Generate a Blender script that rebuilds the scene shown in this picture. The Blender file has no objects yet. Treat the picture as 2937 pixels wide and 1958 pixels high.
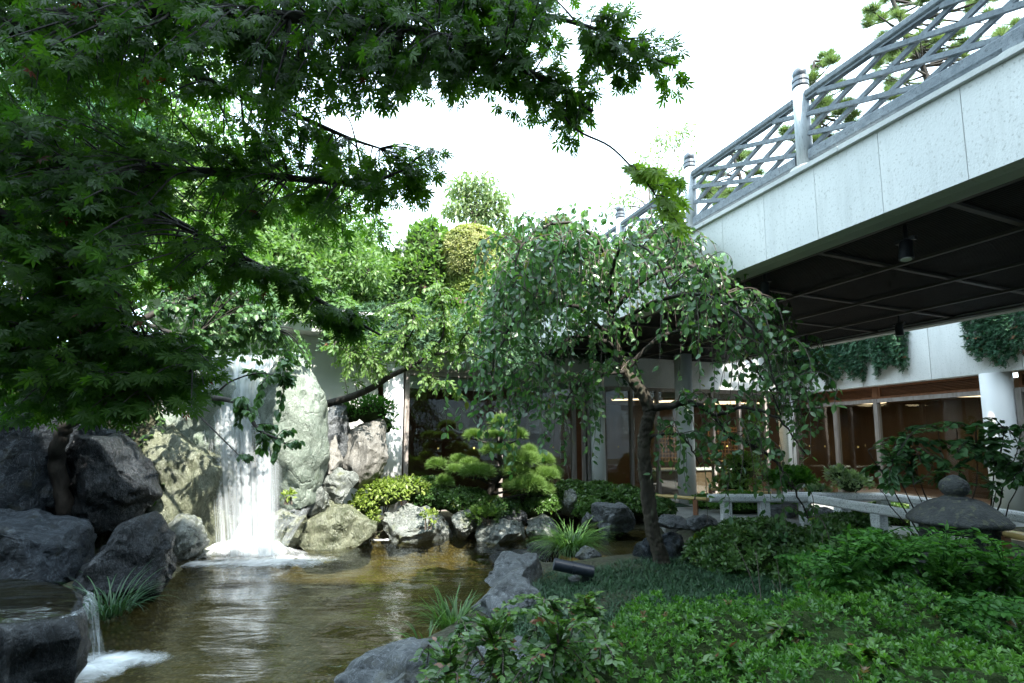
import bpy, math, random
import numpy as np
from mathutils import Vector, Matrix, noise as mnoise

random.seed(11)
rng = np.random.default_rng(7)
scn = bpy.context.scene
COL = scn.collection
R = math.radians

# ------------------------------------------------------------------ camera
FPX, CX, HOR, EYE, PITCH = 1400.0, 1468.5, 1255.0, 1.75, R(6.0)
CY = HOR - FPX * math.tan(PITCH)
cam_d = bpy.data.cameras.new('camera')
cam = bpy.data.objects.new('camera', cam_d)
COL.objects.link(cam)
cam.location = (0, 0, EYE)
cam.rotation_euler = (R(90) + PITCH, 0, 0)
cam_d.sensor_width = 36.0
cam_d.lens = FPX / 2937.0 * 36.0
cam_d.shift_y = (CY - 979.0) / 2937.0
cam_d.clip_start = 0.05
cam_d.clip_end = 2000.0
scn.camera = cam

# ------------------------------------------------------------------ world, sun, exposure
SUN_EL = R(52.0)
SUN_H = (0.45, -0.893)
to_sun = Vector((SUN_H[0] * math.cos(SUN_EL), SUN_H[1] * math.cos(SUN_EL), math.sin(SUN_EL)))
world = bpy.data.worlds.new('World')
scn.world = world
world.use_nodes = True
wn, wl = world.node_tree.nodes, world.node_tree.links
wn.clear()
wo = wn.new('ShaderNodeOutputWorld')
bg = wn.new('ShaderNodeBackground')
bg.inputs['Strength'].default_value = 0.15
sky = wn.new('ShaderNodeTexSky')
sky.sky_type = 'NISHITA'
sky.sun_disc = False
sky.sun_elevation = SUN_EL
sky.sun_rotation = math.atan2(SUN_H[0], SUN_H[1])
sky.air_density = 1.0
sky.dust_density = 2.5
wmix = wn.new('ShaderNodeMix')
wmix.data_type = 'RGBA'
wtc = wn.new('ShaderNodeTexCoord')
wno = wn.new('ShaderNodeTexNoise')
wno.inputs['Scale'].default_value = 2.2
wno.inputs['Detail'].default_value = 6
wmr = wn.new('ShaderNodeMapRange')
wmr.inputs['From Min'].default_value = 0.35
wmr.inputs['From Max'].default_value = 0.7
wmr.inputs['To Min'].default_value = 0.62
wmr.inputs['To Max'].default_value = 0.85
wl.new(wtc.outputs['Generated'], wno.inputs['Vector'])
wl.new(wno.outputs['Fac'], wmr.inputs['Value'])
wl.new(wmr.outputs['Result'], wmix.inputs[0])
wl.new(sky.outputs['Color'], wmix.inputs[6])
wmix.inputs[7].default_value = (6.0, 7.6, 8.7, 1)      # thin bright cloud
wl.new(wmix.outputs[2], bg.inputs['Color'])
wl.new(bg.outputs['Background'], wo.inputs['Surface'])

sun_d = bpy.data.lights.new('sun', 'SUN')
sun_d.energy = 3.4
sun_d.angle = R(0.55)
sun_d.color = (1.0, 0.95, 0.86)
sun = bpy.data.objects.new('sun', sun_d)
COL.objects.link(sun)
sun.location = (10, -10, 20)
sun.rotation_euler = (-to_sun).to_track_quat('-Z', 'Y').to_euler()

scn.view_settings.view_transform = 'Standard'
scn.view_settings.look = 'None'
scn.view_settings.exposure = 2.4
scn.view_settings.gamma = 1.0
scn.render.engine = 'CYCLES'
cy = scn.cycles
cy.use_denoising = True
cy.max_bounces = 8
cy.diffuse_bounces = 3
cy.glossy_bounces = 3
cy.transmission_bounces = 4
cy.transparent_max_bounces = 16
cy.caustics_reflective = False
cy.caustics_refractive = False
cy.sample_clamp_indirect = 6.0

# ------------------------------------------------------------------ pixel <-> place helpers (photograph pixels, 2937 x 1958)
_cp, _sp = math.cos(PITCH), math.sin(PITCH)
def ray(px, py):
    xc, yc = (px - CX) / FPX, -(py - CY) / FPX
    d = Vector((xc, _cp - yc * _sp, _sp + yc * _cp))
    return d / d.y
def P(px, py, Y):
    d = ray(px, py)
    return Vector((d.x * Y, Y, EYE + d.z * Y))
def G(px, py, z):
    d = ray(px, py)
    Y = (z - EYE) / d.z
    return Vector((d.x * Y, Y, z))
def on_line(px, A, B, py=1255):
    """depth at which the view through column px meets the vertical plane through A and B (x, y)"""
    k = ray(px, py).x
    dx, dy = B[0] - A[0], B[1] - A[1]
    t = (k * A[1] - A[0]) / (dx - k * dy)
    return A[1] + t * dy
def projpx(p):
    v = p - np.array([0, 0, EYE])
    zc = v[..., 1] * _cp + v[..., 2] * _sp
    yc = -v[..., 1] * _sp + v[..., 2] * _cp
    zc = np.maximum(zc, 1e-3)
    return CX + FPX * v[..., 0] / zc, CY - FPX * yc / zc

# ------------------------------------------------------------------ objects
def tag(o, label=None, cat=None, group=None, kind=None):
    if label: o['label'] = label
    if cat: o['category'] = cat
    if group: o['group'] = group
    if kind: o['kind'] = kind
    return o
def thing(name, label, cat, loc=(0, 0, 0), group=None):
    o = bpy.data.objects.new(name, None)
    o.empty_display_size = 0.1
    COL.objects.link(o)
    o.location = loc
    return tag(o, label, cat, group)
def _parent(o, parent):
    if parent is not None:
        M = parent.matrix_basis.copy()
        q = parent
        inv = Matrix.Identity(4)
        chain = []
        while q is not None:
            chain.append(q); q = q.parent
        W = Matrix.Identity(4)
        for q in reversed(chain):
            W = W @ q.matrix_parent_inverse @ q.matrix_basis
        o.parent = parent
        o.matrix_parent_inverse = W.inverted()
def link_mesh(name, me, mat, parent=None, mw=None):
    o = bpy.data.objects.new(name, me)
    COL.objects.link(o)
    if mat is not None and len(me.materials) == 0: me.materials.append(mat)
    _parent(o, parent)
    if mw is not None: o.matrix_basis = mw
    return o
def mesh_obj(name, V, F, mat, parent=None, smooth=False, mw=None, uv=None):
    me = bpy.data.meshes.new(name)
    me.from_pydata([tuple(v) for v in V], [], [tuple(f) for f in F])
    if smooth:
        me.polygons.foreach_set('use_smooth', [True] * len(me.polygons))
    if uv is not None:
        l = me.uv_layers.new(name='uv')
        idx = np.zeros(len(me.loops), dtype=np.int32); me.loops.foreach_get('vertex_index', idx)
        l.data.foreach_set('uv', np.asarray(uv, dtype=np.float32)[idx].ravel())
    me.update()
    return link_mesh(name, me, mat, parent, mw)
def tri_mesh(name, V, T, attrs=None, smooth=False):
    V = np.asarray(V, dtype=np.float32); T = np.asarray(T, dtype=np.int32)
    me = bpy.data.meshes.new(name)
    n, m = len(V), len(T)
    me.vertices.add(n); me.loops.add(3 * m); me.polygons.add(m)
    me.vertices.foreach_set('co', V.ravel())
    me.loops.foreach_set('vertex_index', T.ravel())
    me.polygons.foreach_set('loop_start', np.arange(0, 3 * m, 3, dtype=np.int32))
    me.polygons.foreach_set('loop_total', np.full(m, 3, dtype=np.int32))
    if smooth: me.polygons.foreach_set('use_smooth', np.ones(m, dtype=bool))
    for k, a in (attrs or {}).items():
        at = me.attributes.new(k, 'FLOAT', 'POINT')
        at.data.foreach_set('value', np.asarray(a, dtype=np.float32))
    me.update(calc_edges=True)
    return me

class MB:
    def __init__(s): s.v, s.f = [], []
    def add(s, V, F):
        b = len(s.v); s.v += [tuple(v) for v in V]; s.f += [tuple(i + b for i in f) for f in F]
    def box(s, c, sx, sy, sz, rz=0.0):
        c = Vector(c); ca, sa = math.cos(rz), math.sin(rz)
        V = []
        for dz in (-.5, .5):
            for dx, dy in ((-.5, -.5), (.5, -.5), (.5, .5), (-.5, .5)):
                x, y = dx * sx, dy * sy
                V.append((c.x + x * ca - y * sa, c.y + x * sa + y * ca, c.z + dz * sz))
        s.add(V, [(0, 3, 2, 1), (4, 5, 6, 7), (0, 1, 5, 4), (1, 2, 6, 5), (2, 3, 7, 6), (3, 0, 4, 7)])
        return s
    def beam(s, p0, p1, w, h, up=(0, 0, 1), bev=0.0):
        """box along p0-p1, w across, h in the up direction (p0, p1 are on its axis); bev chamfers the long edges"""
        p0, p1 = Vector(p0), Vector(p1)
        t = (p1 - p0).normalized(); up = Vector(up)
        b = t.cross(up).normalized(); u = b.cross(t).normalized()
        if bev:
            prof = [(-w/2+bev, -h/2), (w/2-bev, -h/2), (w/2, -h/2+bev), (w/2, h/2-bev), (w/2-bev, h/2), (-w/2+bev, h/2), (-w/2, h/2-bev), (-w/2, -h/2+bev)]
        else:
            prof = [(-w/2, -h/2), (w/2, -h/2), (w/2, h/2), (-w/2, h/2)]
        n = len(prof)
        V = [p0 + b * x + u * y for x, y in prof] + [p1 + b * x + u * y for x, y in prof]
        F = [(i, (i + 1) % n, n + (i + 1) % n, n + i) for i in range(n)] + [tuple(range(n - 1, -1, -1)), tuple(range(n, 2 * n))]
        s.add(V, F); return s
    def tube(s, pts, rad, n=6, cap=True):
        pts = [Vector(p) for p in pts]
        if len(pts) < 2: return s
        b0 = len(s.v); ref = Vector((0.31, 0.52, 0.79))
        for i, p in enumerate(pts):
            t = (pts[min(i + 1, len(pts) - 1)] - pts[max(i - 1, 0)])
            if t.length < 1e-9: t = Vector((0, 0, 1))
            t.normalize()
            a = t.cross(ref)
            if a.length < 1e-3: a = t.cross(Vector((1, 0, 0)))
            a.normalize(); c = t.cross(a)
            r = rad[i] if hasattr(rad, '__len__') else rad
            for k in range(n):
                th = 2 * math.pi * k / n
                s.v.append(tuple(p + (a * math.cos(th) + c * math.sin(th)) * r))
        for i in range(len(pts) - 1):
            for k in range(n):
                k2 = (k + 1) % n
                s.f.append((b0 + i * n + k, b0 + i * n + k2, b0 + (i + 1) * n + k2, b0 + (i + 1) * n + k))
        if cap:
            s.f.append(tuple(b0 + k for k in range(n - 1, -1, -1)))
            s.f.append(tuple(b0 + (len(pts) - 1) * n + k for k in range(n)))
        return s
    def lathe(s, c, prof, n=24, rot=0.0):
        c = Vector(c); b0 = len(s.v)
        for r, z in prof:
            for k in range(n):
                th = 2 * math.pi * k / n + rot
                s.v.append((c.x + r * math.cos(th), c.y + r * math.sin(th), c.z + z))
        for i in range(len(prof) - 1):
            for k in range(n):
                k2 = (k + 1) % n
                s.f.append((b0 + i * n + k, b0 + i * n + k2, b0 + (i + 1) * n + k2, b0 + (i + 1) * n + k))
        s.f.append(tuple(b0 + k for k in range(n - 1, -1, -1)))
        s.f.append(tuple(b0 + (len(prof) - 1) * n + k for k in range(n)))
        return s
    def build(s, name, mat, parent=None, smooth=False, bevel=0.0):
        o = mesh_obj(name, s.v, s.f, mat, parent, smooth)
        if bevel:
            m = o.modifiers.new('bevel', 'BEVEL'); m.width = bevel; m.segments = 2; m.limit_method = 'ANGLE'
        return o

def smooth_path(pts, sub=6):
    pts = [Vector(p) for p in pts]
    out = []
    n = len(pts)
    for i in range(n - 1):
        p0, p1, p2, p3 = pts[max(i - 1, 0)], pts[i], pts[i + 1], pts[min(i + 2, n - 1)]
        for k in range(sub):
            t = k / sub; t2 = t * t; t3 = t2 * t
            out.append(0.5 * ((2 * p1) + (-p0 + p2) * t + (2 * p0 - 5 * p1 + 4 * p2 - p3) * t2 + (-p0 + 3 * p1 - 3 * p2 + p3) * t3))
    out.append(pts[-1])
    return out

# ------------------------------------------------------------------ materials
def new_mat(name):
    m = bpy.data.materials.new(name); m.use_nodes = True
    nt = m.node_tree; nt.nodes.clear()
    out = nt.nodes.new('ShaderNodeOutputMaterial')
    return m, nt.nodes, nt.links, out
def N(nodes, typ, **kw):
    n = nodes.new(typ)
    for k, v in kw.items():
        if k in n.inputs: n.inputs[k].default_value = v
        else: setattr(n, k, v)
    return n
def c4(c): return (c[0], c[1], c[2], 1.0)
def mixc(nodes, links, fac, a, b, blend='MIX'):
    m = nodes.new('ShaderNodeMix'); m.data_type = 'RGBA'; m.blend_type = blend
    for s, v in ((0, fac), (6, a), (7, b)):
        if hasattr(v, 'links') or isinstance(v, bpy.types.NodeSocket): links.new(v, m.inputs[s])
        else: m.inputs[s].default_value = v if s == 0 else c4(v)
    return m.outputs[2]
def ramp(nodes, links, fac, lo, hi):
    m = nodes.new('ShaderNodeMapRange'); m.inputs['From Min'].default_value = lo; m.inputs['From Max'].default_value = hi
    links.new(fac, m.inputs['Value']); return m.outputs['Result']
def coords(nodes, links, scale=(1, 1, 1), rand=True):
    tc = nodes.new('ShaderNodeTexCoord')
    mp = nodes.new('ShaderNodeMapping'); mp.inputs['Scale'].default_value = scale
    links.new(tc.outputs['Object'], mp.inputs['Vector'])
    if rand:
        oi = nodes.new('ShaderNodeObjectInfo')
        mul = nodes.new('ShaderNodeVectorMath'); mul.operation = 'MULTIPLY_ADD'
        mul.inputs[1].default_value = (37.0, 19.0, 53.0)
        cb = nodes.new('ShaderNodeCombineXYZ')
        for k in range(3): links.new(oi.outputs['Random'], cb.inputs[k])
        links.new(cb.outputs[0], mul.inputs[0]); links.new(mp.outputs[0], mul.inputs[2])
        return mul.outputs[0]
    return mp.outputs[0]
def surf(name, c1, c2, rough=0.7, scale=8.0, stretch=(1, 1, 1), bump=0.2, spec=0.4, detail=8, c3=None, scale3=30.0, thr3=(0.55, 0.7), metal=0.0, rand=True, bumpscale=None, drips=None):
    """two-tone noise surface, optional third speckle colour, noise bump"""
    m, nd, lk, out = new_mat(name)
    vec = coords(nd, lk, stretch, rand)
    n1 = N(nd, 'ShaderNodeTexNoise', Scale=scale, Detail=detail, Roughness=0.6); lk.new(vec, n1.inputs['Vector'])
    col = mixc(nd, lk, ramp(nd, lk, n1.outputs['Fac'], 0.3, 0.7), c1, c2)
    if c3 is not None:
        n3 = N(nd, 'ShaderNodeTexNoise', Scale=scale3, Detail=3); lk.new(vec, n3.inputs['Vector'])
        col = mixc(nd, lk, ramp(nd, lk, n3.outputs['Fac'], *thr3), col, c3)
    if drips is not None:
        tc2 = nd.new('ShaderNodeNewGeometry'); mp2 = nd.new('ShaderNodeMapping'); mp2.inputs['Scale'].default_value = (5.0, 5.0, 0.35)
        lk.new(tc2.outputs['Position'], mp2.inputs['Vector'])
        n4 = N(nd, 'ShaderNodeTexNoise', Scale=1.6, Detail=6, Roughness=0.7); lk.new(mp2.outputs[0], n4.inputs['Vector'])
        mm = N(nd, 'ShaderNodeMath', operation='MULTIPLY'); lk.new(ramp(nd, lk, n4.outputs['Fac'], 0.52, 0.78), mm.inputs[0]); mm.inputs[1].default_value = 0.32
        col = mixc(nd, lk, mm.outputs[0], col, drips)
    bs = N(nd, 'ShaderNodeBsdfPrincipled', Roughness=rough, Metallic=metal)
    bs.inputs['Specular IOR Level'].default_value = spec
    lk.new(col, bs.inputs['Base Color'])
    if bump:
        n2 = N(nd, 'ShaderNodeTexNoise', Scale=bumpscale or scale * 4, Detail=8); lk.new(vec, n2.inputs['Vector'])
        bp = N(nd, 'ShaderNodeBump', Strength=bump, Distance=0.02); lk.new(n2.outputs['Fac'], bp.inputs['Height'])
        lk.new(bp.outputs[0], bs.inputs['Normal'])
    lk.new(bs.outputs[0], out.inputs['Surface'])
    return m
def leafmat(name, dark, light, trans=0.35, rough=0.42, spec=0.5, odd=None, tcol=None, wave=0.0):
    """leaf: every leaf carries its own 'tint' value (0..1) between two greens; a few odd ones"""
    m, nd, lk, out = new_mat(name)
    at = N(nd, 'ShaderNodeAttribute', attribute_name='tint')
    oi = nd.new('ShaderNodeObjectInfo')
    ad = N(nd, 'ShaderNodeMath', operation='ADD'); lk.new(at.outputs['Fac'], ad.inputs[0])
    mu = N(nd, 'ShaderNodeMath', operation='MULTIPLY'); lk.new(oi.outputs['Random'], mu.inputs[0]); mu.inputs[1].default_value = 0.15
    lk.new(mu.outputs[0], ad.inputs[1])
    col = mixc(nd, lk, ramp(nd, lk, ad.outputs[0], 0.0, 1.0), dark, light)
    if odd is not None:
        gt = N(nd, 'ShaderNodeMath', operation='GREATER_THAN'); lk.new(at.outputs['Fac'], gt.inputs[0]); gt.inputs[1].default_value = 0.965
        col = mixc(nd, lk, gt.outputs[0], col, odd)
    bs = N(nd, 'ShaderNodeBsdfPrincipled', Roughness=rough)
    bs.inputs['Specular IOR Level'].default_value = spec
    lk.new(col, bs.inputs['Base Color'])
    tr = nd.new('ShaderNodeBsdfTranslucent')
    tc = mixc(nd, lk, 1.0, col, tcol or (1.5, 1.7, 0.7), 'MULTIPLY')
    lk.new(tc, tr.inputs['Color'])
    ms = nd.new('ShaderNodeMixShader'); ms.inputs[0].default_value = trans
    lk.new(bs.outputs[0], ms.inputs[1]); lk.new(tr.outputs[0], ms.inputs[2])
    lk.new(ms.outputs[0], out.inputs['Surface'])
    return m
def rockmat(name, dark, mid, vein, rough=0.6, moss=None, moss_thr=(0.55, 0.7), spec=0.5, vscale=1.3, bump=0.5, streak=(1, 1, 1), rvar=0.15, crack=1.3):
    m, nd, lk, out = new_mat(name)
    vec = coords(nd, lk, streak)
    n0 = N(nd, 'ShaderNodeTexNoise', Scale=vscale, Detail=10, Roughness=0.65, Distortion=0.8); lk.new(vec, n0.inputs['Vector'])
    col = mixc(nd, lk, ramp(nd, lk, n0.outputs['Fac'], 0.32, 0.68), dark, mid)
    w = N(nd, 'ShaderNodeTexNoise', Scale=vscale * 2.2, Detail=9, Roughness=0.7, Distortion=2.2); lk.new(vec, w.inputs['Vector'])
    sub = N(nd, 'ShaderNodeMath', operation='SUBTRACT'); lk.new(w.outputs['Fac'], sub.inputs[0]); sub.inputs[1].default_value = 0.5
    ab = N(nd, 'ShaderNodeMath', operation='ABSOLUTE'); lk.new(sub.outputs[0], ab.inputs[0])
    col = mixc(nd, lk, ramp(nd, lk, ab.outputs[0], 0.014, 0.0), col, vein)
    if moss is not None:
        n3 = N(nd, 'ShaderNodeTexNoise', Scale=vscale * 1.7, Detail=8, Roughness=0.7); lk.new(vec, n3.inputs['Vector'])
        col = mixc(nd, lk, ramp(nd, lk, n3.outputs['Fac'], *moss_thr), col, moss)
    fine = N(nd, 'ShaderNodeTexNoise', Scale=60.0, Detail=4); lk.new(vec, fine.inputs['Vector'])
    col = mixc(nd, lk, 0.5, col, mixc(nd, lk, ramp(nd, lk, fine.outputs['Fac'], 0.3, 0.7), (0.55, 0.55, 0.55), (1.35, 1.35, 1.35)), 'MULTIPLY')
    bs = N(nd, 'ShaderNodeBsdfPrincipled', Roughness=rough)
    bs.inputs['Specular IOR Level'].default_value = spec
    lk.new(col, bs.inputs['Base Color'])
    rm = N(nd, 'ShaderNodeMapRange'); rm.inputs['To Min'].default_value = max(0.05, rough - rvar); rm.inputs['To Max'].default_value = min(1, rough + rvar)
    lk.new(n0.outputs['Fac'], rm.inputs['Value']); lk.new(rm.outputs['Result'], bs.inputs['Roughness'])
    b1 = N(nd, 'ShaderNodeTexNoise', Scale=7.0, Detail=12, Roughness=0.68, Distortion=0.5); lk.new(vec, b1.inputs['Vector'])
    bp = N(nd, 'ShaderNodeBump', Strength=bump, Distance=0.08); lk.new(b1.outputs['Fac'], bp.inputs['Height'])
    bp2 = N(nd, 'ShaderNodeBump', Strength=bump * 0.5, Distance=0.05); lk.new(ab.outputs[0], bp2.inputs['Height']); lk.new(bp.outputs[0], bp2.inputs['Normal'])
    # cracks and flaked edges
    ds = N(nd, 'ShaderNodeTexNoise', Scale=2.2, Detail=4); lk.new(vec, ds.inputs['Vector'])
    mv = N(nd, 'ShaderNodeVectorMath', operation='MULTIPLY_ADD'); mv.inputs[1].default_value = (0.45, 0.45, 0.45)
    lk.new(ds.outputs['Color'], mv.inputs[0]); lk.new(vec, mv.inputs[2])
    vo = N(nd, 'ShaderNodeTexVoronoi', feature='DISTANCE_TO_EDGE', Scale=crack); lk.new(mv.outputs[0], vo.inputs['Vector'])
    mk = N(nd, 'ShaderNodeMath', operation='MAXIMUM'); lk.new(ramp(nd, lk, vo.outputs['Distance'], 0.0, 0.02), mk.inputs[0]); lk.new(ramp(nd, lk, n0.outputs['Fac'], 0.44, 0.56), mk.inputs[1])
    bp3 = N(nd, 'ShaderNodeBump', Strength=0.45, Distance=0.04); lk.new(mk.outputs[0], bp3.inputs['Height']); lk.new(bp2.outputs[0], bp3.inputs['Normal'])
    lk.new(bp3.outputs[0], bs.inputs['Normal'])
    lk.new(bs.outputs[0], out.inputs['Surface'])
    return m

M = {}
M['maple'] = leafmat('maple_leaf', (0.014, 0.052, 0.006), (0.066, 0.150, 0.012), 0.58, 0.5, 0.25, odd=(0.09, 0.02, 0.012))
M['maple_new'] = leafmat('young_maple_leaf', (0.09, 0.19, 0.016), (0.24, 0.35, 0.045), 0.55, 0.5, 0.3)
M['plum'] = leafmat('plum_leaf', (0.026, 0.075, 0.026), (0.085, 0.17, 0.055), 0.30, 0.42, 0.4)
M['cherry'] = leafmat('cherry_leaf', (0.030, 0.095, 0.032), (0.110, 0.215, 0.075), 0.36, 0.32, 0.55, odd=(0.14, 0.16, 0.02))
M['walltree'] = leafmat('bright_leaf', (0.045, 0.11, 0.026), (0.125, 0.205, 0.055), 0.4, 0.45, 0.4)
M['azalea'] = leafmat('azalea_leaf', (0.022, 0.092, 0.016), (0.120, 0.265, 0.040), 0.36, 0.42, 0.45, odd=(0.16, 0.10, 0.05))
M['camellia'] = leafmat('camellia_leaf', (0.020, 0.070, 0.016), (0.095, 0.185, 0.034), 0.28, 0.30, 0.45, odd=(0.20, 0.085, 0.045))
M['evergreen'] = leafmat('evergreen_leaf', (0.018, 0.062, 0.018), (0.080, 0.165, 0.030), 0.25, 0.38, 0.45, odd=(0.16, 0.20, 0.03))
M['herb'] = leafmat('herb_leaf', (0.022, 0.090, 0.014), (0.070, 0.190, 0.030), 0.40, 0.5, 0.3)
M['dogwood'] = leafmat('viburnum_leaf', (0.022, 0.070, 0.026), (0.060, 0.140, 0.045), 0.32, 0.42, 0.45)
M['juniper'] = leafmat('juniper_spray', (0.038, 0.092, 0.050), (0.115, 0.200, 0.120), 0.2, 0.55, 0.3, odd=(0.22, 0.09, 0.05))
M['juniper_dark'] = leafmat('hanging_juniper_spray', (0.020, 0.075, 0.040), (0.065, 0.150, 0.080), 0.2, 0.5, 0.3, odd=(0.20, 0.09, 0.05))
M['clipped'] = leafmat('clipped_leaf', (0.09, 0.16, 0.03), (0.26, 0.32, 0.09), 0.3, 0.5, 0.3, odd=(0.30, 0.24, 0.12))
M['clipped_tan'] = leafmat('clipped_tan_leaf', (0.13, 0.17, 0.05), (0.30, 0.30, 0.12), 0.3, 0.5, 0.3, odd=(0.36, 0.25, 0.14))
M['hill'] = leafmat('hill_leaf', (0.042, 0.105, 0.030), (0.140, 0.230, 0.072), 0.35, 0.45, 0.4)
M['hill_blue'] = leafmat('conifer_spray', (0.035, 0.10, 0.06), (0.11, 0.22, 0.13), 0.25, 0.5, 0.35)
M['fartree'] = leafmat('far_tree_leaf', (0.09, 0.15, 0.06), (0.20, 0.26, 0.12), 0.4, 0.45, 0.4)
M['yellow'] = leafmat('yellow_leaf', (0.11, 0.18, 0.035), (0.26, 0.32, 0.08), 0.4, 0.42, 0.4)
M['pine'] = leafmat('pine_needle', (0.050, 0.115, 0.028), (0.155, 0.250, 0.065), 0.25, 0.5, 0.3)
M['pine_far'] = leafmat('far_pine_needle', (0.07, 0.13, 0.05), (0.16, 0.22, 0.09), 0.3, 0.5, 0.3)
M['mondo'] = leafmat('mondo_grass', (0.011, 0.040, 0.019), (0.046, 0.105, 0.048), 0.2, 0.45, 0.35)
M['sedge'] = leafmat('sedge_blade', (0.030, 0.085, 0.020), (0.10, 0.20, 0.05), 0.3, 0.4, 0.4, odd=(0.25, 0.15, 0.05))
M['straw'] = leafmat('dry_blade', (0.14, 0.08, 0.03), (0.30, 0.18, 0.07), 0.25, 0.6, 0.3)
M['variegated'] = leafmat('variegated_leaf', (0.06, 0.13, 0.06), (0.34, 0.42, 0.26), 0.3, 0.4, 0.4)

M['bark'] = surf('cherry_bark', (0.016, 0.014, 0.011), (0.060, 0.052, 0.038), 0.85, 9, (1, 1, 0.35), 0.9, 0.25, c3=(0.09, 0.095, 0.065), scale3=14, thr3=(0.58, 0.75), bumpscale=22)
M['bark_dark'] = surf('dark_bark', (0.014, 0.012, 0.010), (0.05, 0.045, 0.038), 0.8, 10, (1, 1, 0.4), 0.7, 0.3, bumpscale=26)
M['twig'] = surf('twig_bark', (0.045, 0.035, 0.028), (0.13, 0.11, 0.095), 0.7, 14, (1, 1, 1), 0.2, 0.3)
M['render'] = surf('white_render', (0.50, 0.52, 0.48), (0.58, 0.595, 0.56), 0.85, 1.6, (1, 1, 0.5), 0.12, 0.2, bumpscale=60, rand=False)
M['concrete'] = surf('bush_hammered_concrete', (0.56, 0.58, 0.57), (0.66, 0.67, 0.65), 0.85, 1.2, (1, 1, 0.6), 0.16, 0.25, c3=(0.47, 0.48, 0.46), scale3=60, thr3=(0.58, 0.68), bumpscale=70, drips=(0.30, 0.31, 0.29))
M['concrete_trim'] = surf('concrete_trim', (0.42, 0.44, 0.43), (0.58, 0.59, 0.57), 0.8, 3, (1, 1, 1), 0.25, 0.25, bumpscale=50)
M['column'] = surf('painted_column', (0.78, 0.80, 0.80), (0.84, 0.85, 0.84), 0.7, 1.5, (1, 1, 0.4), 0.08, 0.3, bumpscale=50)
M['wood_grey'] = surf('weathered_timber', (0.12, 0.145, 0.165), (0.22, 0.25, 0.27), 0.75, 5, (3, 3, 3), 0.3, 0.3, c3=(0.09, 0.10, 0.11), scale3=16, thr3=(0.56, 0.72), bumpscale=40)
M['wood_post_lit'] = surf('lit_weathered_post', (0.34, 0.38, 0.40), (0.48, 0.52, 0.54), 0.7, 5, (6, 6, 0.8), 0.25, 0.3, c3=(0.24, 0.26, 0.28), scale3=14, thr3=(0.58, 0.74), bumpscale=40)  # weathered timber, colour lightened to stand for light on the posts
M['wood_frame'] = surf('silvered_window_frame', (0.20, 0.17, 0.15), (0.34, 0.31, 0.29), 0.7, 4, (4, 4, 0.6), 0.2, 0.3)
M['wood_brown'] = surf('oiled_timber', (0.16, 0.065, 0.028), (0.26, 0.11, 0.05), 0.5, 4, (4, 4, 0.6), 0.15, 0.4)
M['wood_dark'] = surf('dark_timber', (0.045, 0.028, 0.02), (0.09, 0.06, 0.042), 0.6, 6, (3, 3, 0.5), 0.2, 0.35)
M['panel_wood'] = surf('lobby_panelling', (0.135, 0.090, 0.056), (0.185, 0.125, 0.080), 0.4, 2, (4, 4, 0.3), 0.05, 0.4)
M['lattice_wood'] = surf('cedar_screen', (0.36, 0.19, 0.08), (0.46, 0.26, 0.12), 0.5, 5, (1, 1, 1), 0.1, 0.4)
M['interior_dark'] = surf('lobby_dark_wall', (0.09, 0.06, 0.04), (0.13, 0.09, 0.06), 0.6, 2, (1, 1, 1), 0.05, 0.3)
M['interior_ceiling'] = surf('lobby_ceiling', (0.28, 0.22, 0.16), (0.33, 0.26, 0.19), 0.7, 2, (1, 1, 1), 0.05, 0.3)
M['carpet'] = surf('lobby_floor', (0.20, 0.13, 0.08), (0.28, 0.19, 0.12), 0.5, 3, (1, 1, 1), 0.05, 0.4)
M['metal_dark'] = surf('dark_soffit_metal', (0.012, 0.012, 0.013), (0.022, 0.022, 0.024), 0.55, 6, (1, 1, 1), 0.05, 0.4)
M['metal_frame'] = surf('soffit_frame_metal', (0.05, 0.046, 0.042), (0.075, 0.068, 0.062), 0.5, 6, (1, 1, 1), 0.05, 0.4)
M['black'] = surf('black_enamel', (0.010, 0.011, 0.013), (0.018, 0.02, 0.023), 0.33, 8, (1, 1, 1), 0.05, 0.5)
M['lamp_blue'] = surf('dark_lamp_paint', (0.014, 0.018, 0.028), (0.024, 0.030, 0.044), 0.35, 8, (1, 1, 1), 0.05, 0.5)
M['granite'] = surf('pale_granite', (0.64, 0.67, 0.68), (0.76, 0.78, 0.78), 0.75, 3, (1, 1, 1), 0.2, 0.3, c3=(0.16, 0.17, 0.18), scale3=85, thr3=(0.57, 0.63), bumpscale=80)
M['lantern'] = surf('old_lantern_granite', (0.022, 0.025, 0.027), (0.062, 0.066, 0.062), 0.85, 7, (1, 1, 1), 0.8, 0.3, c3=(0.085, 0.09, 0.06), scale3=26, thr3=(0.56, 0.66), bumpscale=55)
M['bamboo'] = surf('yellow_bamboo', (0.42, 0.29, 0.09), (0.54, 0.39, 0.15), 0.4, 6, (1, 1, 1), 0.05, 0.5)
M['bronze'] = surf('lead_grey_cap', (0.10, 0.12, 0.14), (0.17, 0.19, 0.21), 0.45, 9, (1, 1, 1), 0.1, 0.5, metal=0.5)
M['paving'] = surf('exposed_aggregate', (0.26, 0.27, 0.26), (0.38, 0.39, 0.37), 0.8, 4, (1, 1, 1), 0.3, 0.3, c3=(0.14, 0.14, 0.14), scale3=70, bumpscale=60)
M['gravel'] = surf('white_gravel', (0.42, 0.42, 0.40), (0.66, 0.66, 0.63), 0.9, 30, (1, 1, 1), 0.8, 0.2, bumpscale=40)
M['soil'] = surf('garden_soil', (0.020, 0.030, 0.010), (0.045, 0.060, 0.020), 0.95, 6, (1, 1, 1), 0.8, 0.15, c3=(0.05, 0.075, 0.02), scale3=3.5, thr3=(0.5, 0.65), bumpscale=25, rand=False)
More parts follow.
